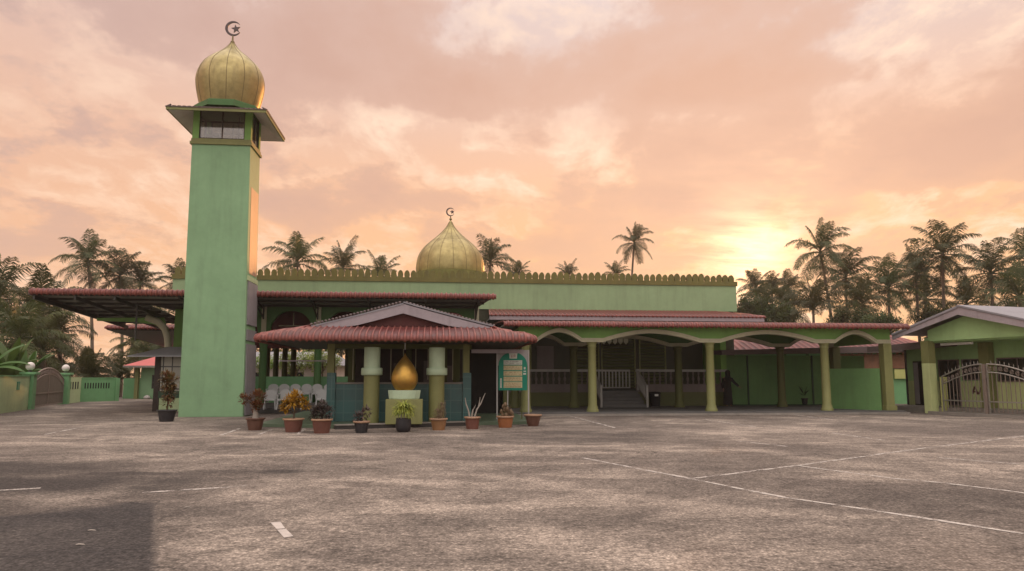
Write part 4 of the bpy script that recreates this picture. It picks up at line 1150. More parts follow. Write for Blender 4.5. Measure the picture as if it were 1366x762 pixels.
for (x, z) in ((-.08, .4), (.03, .4), (.12, .38), (-.02, .55), (.06, .58), (-.06, .66), (.0, .72), (.18, .5), (.22, .44), (-.12, .5), (.1, .48)):
    mb.lathe([(.0, -.09), (.05, -.05), (.055, .02), (.03, .07), (0, .09)], (x, rr.uniform(-.1, .1), z), 8)
ball_leaves(mb, (.04, 0, .5), .2, 130, .05, .025, rr)
part(mb, 'foliage', M['cactus'], t)
t = pot_at(711, 568.5, 'empty brown pot with a flared rim beside the notice board', name='plant_pot')
pot(t, .28, .17, .38, 'brown_pot')
def dracaena(px, py, label, s, n):
    t = pot_at(px, py, label, group='dark plants along the annex wall', z=.15)
    pot(t, .2 * s, .15 * s, .33 * s, 'black_pot', 'black_pot')
    part(MB().tube([(0, 0, .3 * s), (0, 0, .6 * s)], .03 * s, 6), 'stem', M['bark'], t)
    mb = MB()
    for i in range(n):
        a = rr.uniform(0, 6.28); e = rr.uniform(.2, 1.45)
        mb.leaf((0, 0, rr.uniform(.4, .6) * s), (math.cos(a) * math.cos(e), math.sin(a) * math.cos(e), math.sin(e)), rr.uniform(.4, .7) * s, .07 * s, .7, segs=4)
    part(mb, 'foliage', M['dark_leaf'], t)
dracaena(991, 538.5, 'spiky dark pot plant beside the person in black', 1.05, 34)
dracaena(1026, 539, 'dark pot plant half hidden behind an arcade column', .85, 14)
dracaena(1073, 539.5, 'dark spiky pot plant standing alone between two battens', 1.0, 18)

for (px, py, lab) in ((100, 728, 'pale dry leaf lying on the painted shadow square of the lot'), (116, 709, 'small reddish dry leaf lying near the far edge of the painted shadow square'), (245, 678, 'pale scrap lying just outside the painted shadow square')):
    x, y = ground_at(px, py)
    mb = MB().leaf((0, 0, .012), (1, .3, .1), .09, .06, .5, segs=4)
    o = mb.build('fallen_leaf', M['stick']); o.location = (x, y, 0); tag(o, lab, 'leaf')
# bin
t = uthing('litter_bin', 'black litter bin with pale sticker by the stair foot', 'bin', 10.95, 36.3, .15)
part(MB().lathe([(.24, .15), (.27, .75), (.285, .78), (.285, .84), (.2, .86), (.0, .88)], (10.95, 36.3, 0), 20), 'barrel', M['cloth_black'], t)
part(MB().box(10.86, 11.04, 36.01, 36.025, .66, .76), 'sticker', M['white'], t)

# ---------------------------------------------------------------- person in black
px_, py_ = W(14.75, 36.4)
t = thing('person', 'person in long black clothing reaching an arm toward the spiky pot plant', 'person', (px_, py_, .15), TH)
def skin_mesh(name, nodes, edges, mat, parent):
    me = bpy.data.meshes.new(name)
    me.from_pydata([n[0] for n in nodes], edges, [])
    ob = bpy.data.objects.new(name, me); COL.objects.link(ob); ob.parent = parent
    me.materials.append(mat)
    sk = ob.modifiers.new('Skin', 'SKIN')
    for i, n in enumerate(nodes):
        me.skin_vertices[0].data[i].radius = (n[1], n[2] if len(n) > 2 else n[1])
    me.skin_vertices[0].data[0].use_root = True
    s = ob.modifiers.new('Subdivision', 'SUBSURF'); s.levels = 1; s.render_levels = 2
    sk.use_smooth_shade = True
    return ob
nodes = [((0, 0, .95), .16, .11), ((0, 0, 1.15), .14, .10), ((0, 0, 1.36), .17, .11), ((.01, -.01, 1.47), .06), ((.02, -.02, 1.56), .075, .085), ((.03, -.03, 1.66), .085, .095),
         ((-.09, 0, .85), .09), ((-.1, -.02, .48), .065), ((-.1, 0, .08), .045), ((-.1, -.16, .03), .035),
         ((.09, 0, .85), .09), ((.1, -.03, .48), .065), ((.11, .02, .08), .045), ((.12, -.14, .03), .035),
         ((-.2, 0, 1.37), .065), ((-.25, .02, 1.1), .045), ((-.25, -.06, .86), .032), ((-.25, -.08, .78), .03, .018),
         ((.2, -.02, 1.37), .065), ((.36, -.06, 1.15), .045), ((.54, -.1, .98), .03), ((.61, -.11, .93), .03, .018)]
edges = [(0, 1), (1, 2), (2, 3), (3, 4), (4, 5), (0, 6), (6, 7), (7, 8), (8, 9), (0, 10), (10, 11), (11, 12), (12, 13), (2, 14), (14, 15), (15, 16), (16, 17), (2, 18), (18, 19), (19, 20), (20, 21)]
for (h, dx, dz) in ((17, 0, -1), (21, .75, -.6)):
    hx, hy, hz = nodes[h][0]
    for k in range(4):
        o_ = (k - 1.5) * .02
        nodes.append(((hx + dx * .05, hy + o_, hz + dz * .05), .009)); a = len(nodes) - 1
        L = .085 - .01 * abs(k - 1.4)
        nodes.append(((hx + dx * L, hy + o_ - .01, hz + dz * L), .007))
        edges += [(h, a), (a, a + 1)]
    nodes.append(((hx + dx * .02, hy - .04, hz + dz * .03), .009)); edges.append((h, len(nodes) - 1))
skin_mesh('body', nodes, edges, M['skin'], t)
rb = smooth_prof([(.24, .06), (.225, .4), (.205, .8), (.185, 1.05), (.19, 1.25), (.2, 1.38), (.13, 1.46), (.075, 1.5)], 18)
part(MB().lathe(rb, (0, 0, 0), 22, .03, 9, sy=.72), 'robe', M['cloth_black'], t)
mb = MB().tube([(.17, -.01, 1.38), (.36, -.06, 1.15), (.53, -.095, .99)], [.085, .07, .06], 10).tube([(-.17, 0, 1.38), (-.25, .02, 1.1), (-.25, -.05, .88)], [.085, .07, .06], 10)
part(mb, 'sleeves', M['cloth_black'], t)
hs = smooth_prof([(.17, 1.36), (.13, 1.5), (.12, 1.6), (.125, 1.68), (.09, 1.77), (.005, 1.81)], 14)
part(MB().lathe(hs, (.03, .0, 0), 18), 'headscarf', M['cloth_black'], t)

# ---------------------------------------------------------------- gabled house with a gate (own frame: s along the gable, n into the house)
HP, HD = (18.6, 33.3), (.3011, -.9536)
HR = math.atan2(HD[1], HD[0])
t = thing('gabled_house', 'green house with a broad grey gable facing the lot', 'house', (HP[0], HP[1], 0), HR)
part(MB().box(-3.2, 6.6, .2, 9, 0, .26), 'floor_slab', M['kerb'], t)
part(MB().box(-3.2, 6.4, 2.0, 2.2, .26, 3.12), 'wall', M['house_green'], t)
part(MB().box(-3.2, -3.0, 2.2, 8.5, .26, 3.12), 'wall', M['pale_green'], t)
part(MB().box(-3.0, 6.4, 8.3, 8.5, .26, 3.12), 'wall', M['house_green'], t)
part(MB().box(-3.18, 6.4, 1.96, 2.0, .26, 1.42), 'dado', M['house_lime'], t)
dr = part(MB().box(-2.75, -1.85, 1.92, 2.02, .26, 2.36), 'door', M['dark'], t)
MB().box(-2.72, -2.45, 1.90, 1.92, .3, 2.3).build('door_leaf', M['grey_panel'], dr)
for (x0, x1, z0, z1) in ((-1.28, -.2, .3, 2.4), (-.02, .95, 1.46, 2.4), (1.72, 3.6, 1.4, 2.42), (4.2, 5.9, 1.4, 2.42)):
    fr = MB().box(x0, x0 + .05, 1.9, 2.02, z0, z1).box(x1 - .05, x1, 1.9, 2.02, z0, z1).box(x0 + .05, x1 - .05, 1.9, 2.02, z1 - .05, z1).box(x0 + .05, x1 - .05, 1.9, 2.02, z0, z0 + .05).box((x0 + x1) / 2 - .02, (x0 + x1) / 2 + .02, 1.9, 2.0, z0 + .05, z1 - .05)
    wf = part(fr, 'window', M['fascia_brown'], t)
    MB().box(x0 + .05, x1 - .05, 1.93, 1.955, z0 + .05, z1 - .05).build('pane', M['glass'], wf)
part(MB().box(-.2, .2, -.2, .2, 0, 2.2), 'post', M['house_lime'], t, bevel=.01)
part(MB().box(-.2, .2, -.2, .2, 2.2, 3.2), 'post', M['olive'], t, bevel=.01)
part(MB().box(.42, .62, .1, .3, 0, 1.6), 'gate_post', M['yellow'], t, bevel=.01)
part(MB().box(1.12, 1.6, 1.6, 1.95, .26, 3.1), 'post', M['olive'], t, bevel=.01)
part(MB().box(5.1, 5.5, -.2, .2, 0, 3.2), 'post', M['olive'], t, bevel=.01)
s_p, zp = 2.2, 4.3
part(MB().prism_xz([(.1, 3.18), (5.9, 3.18), (5.9, 3.25), (s_p, 4.22), (.1, 3.66)], -.06, .1), 'gable_wall', M['house_green'], t)
part(MB().box(-.25, 6.0, .1, 2.0, 3.12, 3.34), 'porch_ceiling', M['house_green'], t)
part(MB().box(.4, 2.0, .3, .36, 2.98, 3.08), 'porch_beam', M['soffit'], t)
for (a, za, b, zb_) in ((-1.35, 3.55, s_p, 4.52), (5.9, 3.50, s_p, 4.52)):
    lo = [(a, za - .24), (b, zb_ - .33)]; hi = [(a, za), (b, zb_)]
    if a > b: lo.reverse(); hi.reverse()
    part(MB().band(lo, hi, -.62, -.56), 'barge_board', M['grey_trim'], t)
    n = 24
    rf = MB()
    vs = []
    for i in range(n + 1):
        s = i / n
        vs += [(a + (b - a) * s, -.66, za + .02 + (zb_ - za) * s), (a + (b - a) * s, 8.8, za + .02 + (zb_ - za) * s)]
    rf.add(vs, [(2 * i, 2 * i + 2, 2 * i + 3, 2 * i + 1) for i in range(n)])
    part(rf, 'roof', M['slate'], t, solid=.07)
    tl = MB()
    for i in range(46):
        y = -.6 + i * .2
        tl.tube([(a, y, za + .03), (b, y, zb_ + .03)], .035, 5)
    part(tl, 'roof_ribs', M['slate'], t)
part(MB().hexa([(-3.6, .0, 2.82), (-.25, .2, 2.86), (-.25, 3, 3.1), (-3.6, 3, 3.05)], [(-3.6, .0, 3.06), (-.25, .2, 3.2), (-.25, 3, 3.3), (-3.6, 3, 3.2)]), 'lean_to_roof', M['fascia_brown'], t)
part(MB().tube([(-3.1, 1.85, .2), (-3.1, 1.85, 3.0)], .05, 8), 'drainpipe', M['steel'], t)
mb = MB()
for (x, w_) in ((.42, .26), (.72, .34)):
    mb.bar((x, 1.94, .86), (x + w_ / 2, 1.94, 1.18), .05).bar((x + w_ / 2 + .002, 1.94, 1.18), (x + w_, 1.94, .84), .05).box(x + .03, x + w_ - .05, 1.93, 1.955, .92, .97)
part(mb, 'wall_emblem', M['red_board'], t)

t = thing('driveway_gate', 'arched stainless steel double gate with scrollwork before the gabled house', 'gate', (HP[0], HP[1], 0), HR)
def gate_leaf(s0, s1, z0a, z1a, n=11):
    fr = MB()
    pts = [(s0 + (s1 - s0) * i / 10, -.02, z0a + (z1a - z0a) * (i / 10 if False else (math.sin(i / 10 * math.pi / 2) if z1a > z0a else 1 - math.cos(i / 10 * math.pi / 2)))) for i in range(11)]
    fr.tube(pts, .03, 8)
    low = [(x, y, z - .33) for x, y, z in pts]
    fr.tube(low, .025, 8)
    fr.bar((s0, -.02, .6), (s1, -.02, .6), .05).bar((s0, -.02, .12), (s1, -.02, .12), .06)
    for k in (0, 10): fr.bar((pts[k][0], -.02, .06), (pts[k][0], -.02, pts[k][2]), .05)
    lf = part(fr, 'gate_leaf', M['chrome'], t)
    for i in range(1, n):
        s = i / n
        x = s0 + (s1 - s0) * s
        k = min(9, int(s * 10)); z = pts[k][2] + (pts[k + 1][2] - pts[k][2]) * (s * 10 - k)
        MB().bar((x, -.02, .12), (x, -.02, z - .33), .024).build('bar', M['bronze_gate'], lf)
        MB().lathe([(.0, .03), (.022, .06), (.0, .17)], (x, -.02, z), 6).build('spike', M['chrome'], lf)
    sc = MB()
    for i in range(9):
        s = (i + .5) / 9
        x = s0 + (s1 - s0) * s; k = min(9, int(s * 10)); z = pts[k][2] - .165
        sc.tube([(x + (.02 + .085 * j / 16) * math.cos(j * .75), -.02, z + (.02 + .085 * j / 16) * math.sin(j * .75)) for j in range(17)], .012, 5)
    sc.build('scrollwork', M['bronze_gate'], lf)
gate_leaf(.66, 2.64, 1.62, 2.12)
gate_leaf(2.86, 5.0, 2.12, 1.62)
part(MB().bar((2.75, -.02, 0), (2.75, -.02, 2.12), .13), 'centre_post', M['bronze_gate'], t)
part(MB().box(.5, 6, -.16, .06, 0.0, .06), 'track', M['kerb'], t)
# apron kerb at the house
o = MB().box(.3, 8.5, -.55, -.3, 0, .12).build('house_kerb', M['kerb']); o.location = (HP[0], HP[1], 0); o.rotation_euler = (0, 0, HR); o['kind'] = 'structure'

# ---------------------------------------------------------------- boundary wall with gate
LP, LD = (-22.47, 33.0), (-.331, .9436)
LR = math.atan2(LD[1], LD[0])
def lthing(name, label, cat, s, z=0, group=None):
    o = thing(name, label, cat, (LP[0] + LD[0] * s, LP[1] + LD[1] * s, z), LR, group)
    ORIG[o] = (s, 0, z)
    return o
t = lthing('boundary_wall', 'weathered lime green boundary wall with a small blue plate before the gate', 'wall', 0)
part(MB().box(-9, 4.35, -.0, .16, 0, 1.62), 'wall', M['lime'], t)
part(MB().box(-9, 4.35, -.03, .19, 1.62, 1.68), 'coping', M['green'], t)
part(MB().box(2.2, 2.62, -.03, -.001, 1.0, 1.38), 'plate', M['sign_green'], t)
for (s, lab) in ((4.65, 'square green gate pillar with a flat cap nearer the road'), (12.3, 'square green gate pillar with a flat cap beside the pierced wall')):
    t = lthing('gate_pillar', lab, 'pillar', s, 0, 'pillars of the bronze gate')
    part(MB().box(s - .3, s + .3, -.16, .36, 0, 1.72), 'shaft', M['green'], t, bevel=.015)
    part(MB().box(s - .4, s + .4, -.26, .46, 1.72, 1.84), 'cap', M['green'], t, bevel=.015)
    lab2 = 'pinkish globe lamp on the gate pillar nearer the road' if s < 6 else 'white globe lamp on the gate pillar beside the pierced wall'
    l = lthing('globe_lamp', lab2, 'lamp', s, 1.84, 'globe lamps of the bronze gate')
    part(MB().lathe([(.09, 1.84), (.07, 1.9), (.06, 1.94)], (s, .1, 0), 12), 'base', M['steel'], l)
    part(MB().lathe([(.02, 1.93)] + [(.21 * math.sin(a), 2.13 - .21 * math.cos(a)) for a in [i * math.pi / 12 for i in range(2, 12)]] + [(.003, 2.34)], (s, .1, 0), 20), 'globe', M['globe'], l)
t = lthing('bronze_gate', 'arched bronze double gate with solid panels between globe lamp pillars', 'gate', 8.4)
for (a, b, up) in ((5.0, 8.44, True), (8.5, 11.95, False)):
    hs_ = []
    for i in range(13):
        s = i / 12
        x = a + (b - a) * s
        q = (x - 8.47) / 3.5
        hs_.append((x, 1.45 + .62 * (1 - q * q)))
    fr = MB()
    fr.tube([(x, .1, z) for x, z in hs_], .045, 8).tube([(x, .1, z - .32) for x, z in hs_], .035, 8)
    fr.bar((a, .1, .75), (b, .1, .75), .08).bar((a, .1, .1), (b, .1, .1), .08)
    for k in (0, 12): fr.bar((hs_[k][0], .1, .05), (hs_[k][0], .1, hs_[k][1]), .07)
    lf = part(fr, 'gate_leaf', M['bronze_gate'], t)
    sub(MB().band([(x, .12) for x, z in hs_], [(x, z - .33) for x, z in hs_], .09, .11), 'sheet', M['gate_sheet'], lf, t)
    sc = MB()
    for i in range(14):
        s = (i + .5) / 14; x = a + (b - a) * s; k = min(11, int(s * 12)); z = hs_[k][1] - .16
        sc.tube([(x + (.02 + .1 * j / 14) * math.cos(j * .8), .1, z + (.02 + .1 * j / 14) * math.sin(j * .8)) for j in range(15)], .018, 5)
    sub(sc, 'scrollwork', M['bronze_gate'], lf, t)
t = lthing('pierced_wall', 'short lime wall with slots beyond the bronze gate', 'wall', 14.5)
part(MB().box(12.62, 16.4, 0, .16, 0, 1.58), 'wall', M['lime'], t)
mb = MB()
for i in range(4): mb.box(13.2 + i * .7, 13.45 + i * .7, -.02, .0, .85, 1.3)
part(mb, 'slots', M['dark'], t)
wx, wy = LP[0] + LD[0] * 16.4, LP[1] + LD[1] * 16.4
ex_, ey_ = -26.55, 50.2
wr = math.atan2(ey_ - wy, ex_ - wx); wl = math.hypot(ex_ - wx, ey_ - wy)
t = thing('slotted_wall', 'bright green wall with a row of dark slots facing the lot', 'wall', (wx, wy, 0), wr)
part(MB().box(.0, wl, 0, .16, 0, 1.5), 'wall', M['green'], t)
part(MB().box(-.02, wl + .03, -.03, .19, 1.5, 1.56), 'coping', M['green'], t)
mb = MB()
for i in range(10): mb.box(wl * .1 + i * wl * .075, wl * .1 + i * wl * .075 + .07, -.012, .0, .85, 1.22)
part(mb, 'slots', M['dark'], t)
part(MB().box(wl - .05, wl + .22, -.06, .22, 0, 1.52), 'end_pier', M['green'], t)
t = thing('short_wall', 'short green wall stub left of the red roofed hut', 'wall', at_depth(176, 531, 56)[:2] + (0,), 0)
t['label'] = 'short green wall stub adjoining the red roofed hut'
part(MB().box(-.7, .9, 0, .16, 0, 1.5), 'wall', M['green'], t)

# red roofed hut
hx, hy = -25.6, 55.0
t = thing('guard_hut', 'small teal green hut with a bright red hip roof and dark window', 'hut', (hx, hy, 0), 0)
part(MB().box(-1.7, 2.2, 0, 3, 0, 2.3), 'wall', M['tower_green'], t)
part(MB().add([(-2.6, -.9, 2.42), (2.8, -.9, 2.42), (2.8, 3.8, 2.42), (-2.6, 3.8, 2.42), (-.2, 1.4, 3.45), (.8, 1.4, 3.45)], [(3, 2, 1, 0), (0, 1, 5, 4), (1, 2, 5), (2, 3, 4, 5), (3, 0, 4)]), 'roof', M['hut_red'], t)
part(MB().box(-2.6, 2.8, -.92, -.86, 2.28, 2.42), 'fascia', M['kerb'], t)
wf = part(MB().box(-.85, .75, -.05, .0, .75, 1.75), 'window', M['dark_wood'], t)
MB().box(-.78, .68, -.07, -.052, .82, 1.68).build('pane', M['glass'], wf)
part(MB().box(-2.0, -1.75, -.3, -.05, 0, 2.35), 'post', M['olive'], t)
for i, (px, py, r, lab) in enumerate(((172, 528.5, .32, 'pinkish white rubbish sack lying farthest from the hut'), (181, 528, .36, 'white rubbish sack lying beside the hut corner'), (196, 530.5, .22, 'flat white sack lying under the hut window'))):
    x, y = ground_at(px, py + 2)
    mb = MB().lathe(smooth_prof([(.001, 0), (r * .9, .03), (r, r * .6), (r * .55, r * 1.1), (.02, r * 1.25)], 8), (0, 0, 0), 14, .09, 5)
    o = mb.build('rubbish_sack', M['bag']); o.location = (x, y, .01)
    tag(o, lab, 'sack', 'rubbish sacks by the hut')

# awning and tiled booth next to the minaret
t = thing('tiled_booth', 'white grid panelled booth with a dark green foot tucked beside the minaret', 'booth', (-15.6, 35.2, 0), 0)
part(MB().box(-.95, .6, 0, .2, .95, 2.62), 'grid_panel', M['grid_tile'], t)
part(MB().box(-1.0, .65, -.02, .24, .62, .94), 'green_band', M['green_skirt'], t)
part(MB().box(-.95, .6, 0, .2, 0, .62), 'foot', M['lime'], t)
part(MB().box(-1.25, -.98, .0, .22, 0, 2.62), 'post', M['dark_wood'], t)
t = thing('lean_to_awning', 'grey sheet awning sloping out over the tiled booth', 'awning', (-16, 35, 0), 0)
part(MB().hexa([(-1.55, -1.0, 2.52), (1.4, -1.0, 2.52), (1.4, 1.3, 3.02), (-.8, 1.3, 3.02)], [(-1.55, -1.0, 2.56), (1.4, -1.0, 2.56), (1.4, 1.3, 3.06), (-.8, 1.3, 3.06)]), 'sheet', M['grey_sheet'], t)
part(MB().tube([(1.0, .6, 0), (1.0, .6, 2.85)], .05, 8), 'prop', M['steel'], t)

# pale house glimpsed under the hall
t = thing('pale_house', 'pale low house glimpsed through the open columns beyond the chairs', 'house', (-21.5, 66, 0), 0)
part(MB().box(-5, 6, 0, 5, 0, 2.6), 'wall', M['far_wall'], t)
part(MB().add([(-5.6, -.8, 2.6), (6.6, -.8, 2.6), (6.6, 5.8, 2.6), (-5.6, 5.8, 2.6), (-4, 2.5, 3.9), (5, 2.5, 3.9)], [(3, 2, 1, 0), (0, 1, 5, 4), (1, 2, 5), (2, 3, 4, 5), (3, 0, 4)]), 'roof', M['slate'], t)
part(MB().box(-2.2, -.6, -.05, 0, .9, 2.0), 'window', M['dark'], t)
part(MB().box(1.5, 3.1, -.05, 0, .9, 2.0), 'window', M['dark'], t)

# ---------------------------------------------------------------- palms
def frond(mb, base, az, el, L, nl, leafL, droop, rr, twist=0.0, width=.074, dead=False):
    p = Vector(base)
    d = Vector((math.cos(az) * math.cos(el), math.sin(az) * math.cos(el), math.sin(el)))
    seg = 12
    path = [p.copy()]
    dirs = [d.copy()]
    for i in range(seg):
        p = p + d * (L / seg)
        d = (d + Vector((0, 0, -droop * (0.35 + 1.3 * i / seg) / seg))).normalized()
        path.append(p.copy()); dirs.append(d.copy())
    mb.tube(path, [.055 * (1 - .85 * i / seg) for i in range(seg + 1)], 4, cap=False)
    for i in range(nl):
        s = .10 + .9 * (i + rr.uniform(-.3, .3)) / nl
        x = max(0, min(seg - .001, s * seg)); k = int(x); f = x - k
        q = path[k].lerp(path[k + 1], f); dd = dirs[k].lerp(dirs[k + 1], f).normalized()
        side = dd.cross(Vector((0, 0, 1)))
        if side.length < .05: side = Vector((-math.sin(az), math.cos(az), 0))
        side.normalize()
        ln = leafL * (.45 + .75 * math.sin(math.pi * min(1, (s * .92 + .1)))) * rr.uniform(.8, 1.1)
        for sg in (-1, 1):
            if rr.random() < .06: continue
            ld = (side * sg * rr.uniform(.75, 1.0) + dd * rr.uniform(.5, .85) + Vector((0, 0, rr.uniform(-.15, .25) if not dead else -.9))).normalized()
            a = q; b = a + ld * ln * .5; ld2 = (ld + Vector((0, 0, -rr.uniform(.7, 1.3)))).normalized(); c = b + ld2 * ln * .55
            wv = dd * width * .5
            mb.add([a - wv * .6, a + wv * .6, b - wv, b + wv, c], [(0, 1, 3, 2), (2, 3, 4)])
def palm_crown(seed, n=24, L=4.3, wind=0.0, young=0.0, dead=3):
    rr = random.Random(seed)
    mb = MB(); md = MB()
    for i in range(n):
        s = i / (n - 1)
        az = i * 2.39996 + rr.uniform(-.25, .25)
        el = R(84 - s * (118 - young) + rr.uniform(-8, 8))
        if wind: az = az * .55 + rr.uniform(-.3, .3) if s > .2 else az
        frond(mb, (0, 0, .1 - .25 * s), az, el, L * rr.uniform(.85, 1.08) * (.78 if s < .12 else 1), 48, L * .25, rr.uniform(1.3, 2.1) * (.75 if s < .2 else 1), rr)
    for i in range(dead):
        frond(md, (0, 0, -.2), rr.uniform(0, 6.28), R(rr.uniform(-75, -50)), L * .8, 20, L * .16, .4, rr, dead=True)
    for i in range(7):
        a = rr.uniform(0, 6.28)
        md.lathe([(0, -.14), (.1, -.08), (.12, 0), (.08, .09), (0, .13)], (.3 * math.cos(a), .3 * math.sin(a), -.35 + rr.uniform(-.15, .1)), 7)
    me = []
    for b, nm, m_ in ((mb, 'palm_crown', 'palm'), (md, 'dry_fronds', 'palm_dead')):
        o = b.build(nm, M[m_]); me.append(o.data); COL.objects.unlink(o); bpy.data.objects.remove(o)
    return me
CR = [palm_crown(s, n, 4.3, w, y, d) for s, n, w, y, d in ((1, 20, 0, 0, 2), (2, 18, 0, 20, 1), (3, 22, 0, -6, 4), (4, 17, 0, 30, 0), (5, 19, 1, -10, 2), (6, 21, 0, 6, 3))]
FRESH = palm_crown(7, 20, 4.3, 0, 45, 0)
prr = random.Random(77)
def palm(px, py, Y, rpx, var, label, bend=0.0, group='coconut palms around the compound', mat=None, z_base=0.0, bx=None, name='coconut_palm'):
    x, y, z = at_depth(px, py, Y)
    r = rpx * Y / F
    sc = r / 3.35
    if bx is not None:
        xb = at_depth(bx, 503, Y)[0]
    else:
        xb = x + bend
    t = thing(name, label, 'palm tree', (xb, y, z_base), 0, group)
    path = []
    H = z
    for i in range(11):
        s = i / 10
        path.append(((x - xb) * (s ** 1.6), .35 * math.sin(s * 3) * .5, H * s))
    MB().tube(path, [max(.09, .24 * sc ** .3 * (1.25 - .25 * min(1, s * 4)) * (1 - .45 * s)) for s in [i / 10 for i in range(11)]], 8).build('trunk', M['trunk'], t)
    a = prr.uniform(0, 6.28) if var != 4 else .1
    cr = FRESH if var == 'f' else CR[var]
    for me, nm in zip(cr, ('crown', 'dry_fronds')):
        if len(me.vertices) == 0 or (nm == 'dry_fronds' and var == 'f'): continue
        o = bpy.data.objects.new(nm, me); COL.objects.link(o); o.parent = t
        o.location = (x - xb, 0, H); o.rotation_euler = (0, 0, a); o.scale = (sc, sc, sc)
    return t
G1 = 'palms behind the boundary wall'
G2 = 'palms behind the prayer hall'
G3 = 'palms behind the gabled house'
for a in (
    (117, 350, 95, 42, 0, 'tall slim palm whose bare trunk shows below the canopy tip', 0, G1, None, 0, 122),
    (160, 368, 98, 40, 2, 'shaggy palm between the slim tall palm and the minaret', 1.0, G1),
    (188, 378, 100, 32, 1, 'smaller loose headed palm just over the canopy edge', -1.0, G1),
    (238, 376, 90, 30, 0, 'palm half hidden behind the minaret shaft', 0, G1),
    (-8, 400, 70, 62, 5, 'big palm cut by the picture edge over the lime wall', 0, G1),
    (52, 418, 62, 62, 0, 'broad palm rising over the bronze gate', 0.6, G1),
    (25, 452, 52, 62, 2, 'low dark palm behind the lime wall', 0, G1),
    (-18, 440, 60, 60, 0, 'palm at the picture edge just above the banana plants', 0, G1),
    (58, 470, 58, 46, 1, 'low palm directly over the arch of the bronze gate', 0, G1),
    (74, 446, 60, 44, 5, 'drooping palm behind the bronze gate pillar', 0.8, G1),
    (112, 492, 55, 30, 1, 'low feathery palm behind the slotted wall', 0, G1),
    (205, 448, 75, 45, 2, 'palm with a slanting pale trunk below the far canopy', 3.0, G1, None, 0, 240),
    (182, 460, 70, 30, 0, 'dark palm tucked against the slanting trunk', 0, G1)):
    palm(*a)
for a in (
    (397, 350, 100, 42, 1, 'large open palm nearest the minaret above the parapet', 0, G2),
    (458, 358, 100, 36, 3, 'upright palm in the middle of three beside the minaret', 0, G2),
    (507, 370, 105, 30, 3, 'small palm third from the minaret above the parapet', 0, G2),
    (654, 350, 105, 36, 1, 'palm directly beside the hall dome', 0, G2),
    (690, 367, 115, 20, 3, 'little palm tip a short way past the dome palm', 0, G2),
    (758, 369, 120, 20, 3, 'little palm tip alone above the middle of the parapet', 0, G2),
    (822, 367, 120, 18, 3, 'little palm tip at the foot of the windswept palm', 0, G2),
    (846, 324, 110, 27, 4, 'tall windswept palm leaning alone above the parapet', -1.2, G2)):
    palm(*a)
for a in (
    (1094, 336, 92, 44, 4, 'tallest palm right of the low sun with a curved trunk', 2.0, G3, None, 0, 1120),
    (1128, 370, 96, 44, 2, 'shaggy palm leaning against the tallest curved palm', 0, G3),
    (1008, 384, 110, 26, 5, 'hazy palm nearest the end of the parapet', 0, G3),
    (1030, 388, 105, 26, 1, 'hazy palm second from the end of the parapet', 0, G3),
    (1052, 386, 112, 26, 0, 'hazy palm third from the end of the parapet', 0, G3),
    (1185, 384, 90, 42, 5, 'low palm with arching fronds between two taller groups', 0, G3),
    (1222, 366, 92, 44, 0, 'dense palm tucked beside the tall grey trunked palm', 0, G3),
    (1258, 338, 88, 47, 2, 'tall grey trunked palm above the house gable', 0, G3, None, 0, 1264),
    (1322, 365, 84, 46, 2, 'palm with a heavy drooping skirt above the gable peak', 0, G3),
    (1372, 345, 88, 44, 5, 'palm cut by the picture edge above the house roof', 0, G3),
    (1360, 395, 76, 44, 0, 'low palm over the roof slope at the picture edge', 0, G3),
    (1085, 412, 80, 40, 'f', 'fresh green young palm behind the arcade roof', 0, G3),
    (1290, 405, 95, 38, 1, 'low palm filling the gap behind the gable', 0, G3),
    (1150, 405, 86, 40, 1, 'low palm between the curved palm and the house roof', 0, G3),
    (1020, 408, 96, 34, 2, 'low hazy palm below the three hazy palms', 0, G3),
    (1050, 414, 94, 34, 5, 'low hazy palm in front of the third hazy palm', 0, G3),
    (1235, 400, 98, 38, 0, 'low palm touching the base of the tall grey trunk', 0, G3)):
    palm(*a)

# fan of young palm leaves behind the slotted wall
for (px, py, Y, r, lab) in ((118, 505, 52, 40, 'yellow green young palm sprouting over the slotted wall'), (160, 505, 60, 34, 'yellow green young palm sprouting beside the hut')):
    palm(px, py, Y, r, 'f', lab, 0, 'young palms behind the walls', name='young_palm')

# ---------------------------------------------------------------- broadleaf trees and bushes
def crown_mesh(seed, R_, H_, nclump, nleaf, leaf, m_):
    rr = random.Random(seed)
    mb = MB()
    for c in range(nclump):
        d = Vector((rr.gauss(0, 1), rr.gauss(0, 1), rr.gauss(.15, .8))).normalized()
        q = rr.uniform(.45, 1.0)
        cc = Vector((d.x * R_ * q, d.y * R_ * q, d.z * H_ * q))
        cr = rr.uniform(.16, .34) * R_
        for i in range(nleaf):
            e = Vector((rr.gauss(0, 1), rr.gauss(0, 1), rr.gauss(0, .8))).normalized() * cr * rr.uniform(.3, 1.05)
            dd = (e + Vector((0, 0, rr.uniform(-.3, .4) * cr))).normalized()
            mb.leaf(cc + e, dd, leaf * rr.uniform(.7, 1.3), leaf * .55, .5)
    o = mb.build('crown', M[m_]); me = o.data; COL.objects.unlink(o); bpy.data.objects.remove(o)
    return me
TC = [crown_mesh(1, 3, 2.6, 90, 80, .34, 'bush'), crown_mesh(2, 3, 2.2, 84, 80, .34, 'bush'), crown_mesh(3, 3, 3.0, 95, 80, .34, 'bush')]
SC = crown_mesh(4, 3, 1.6, 50, 46, .36, 'sun_painted')
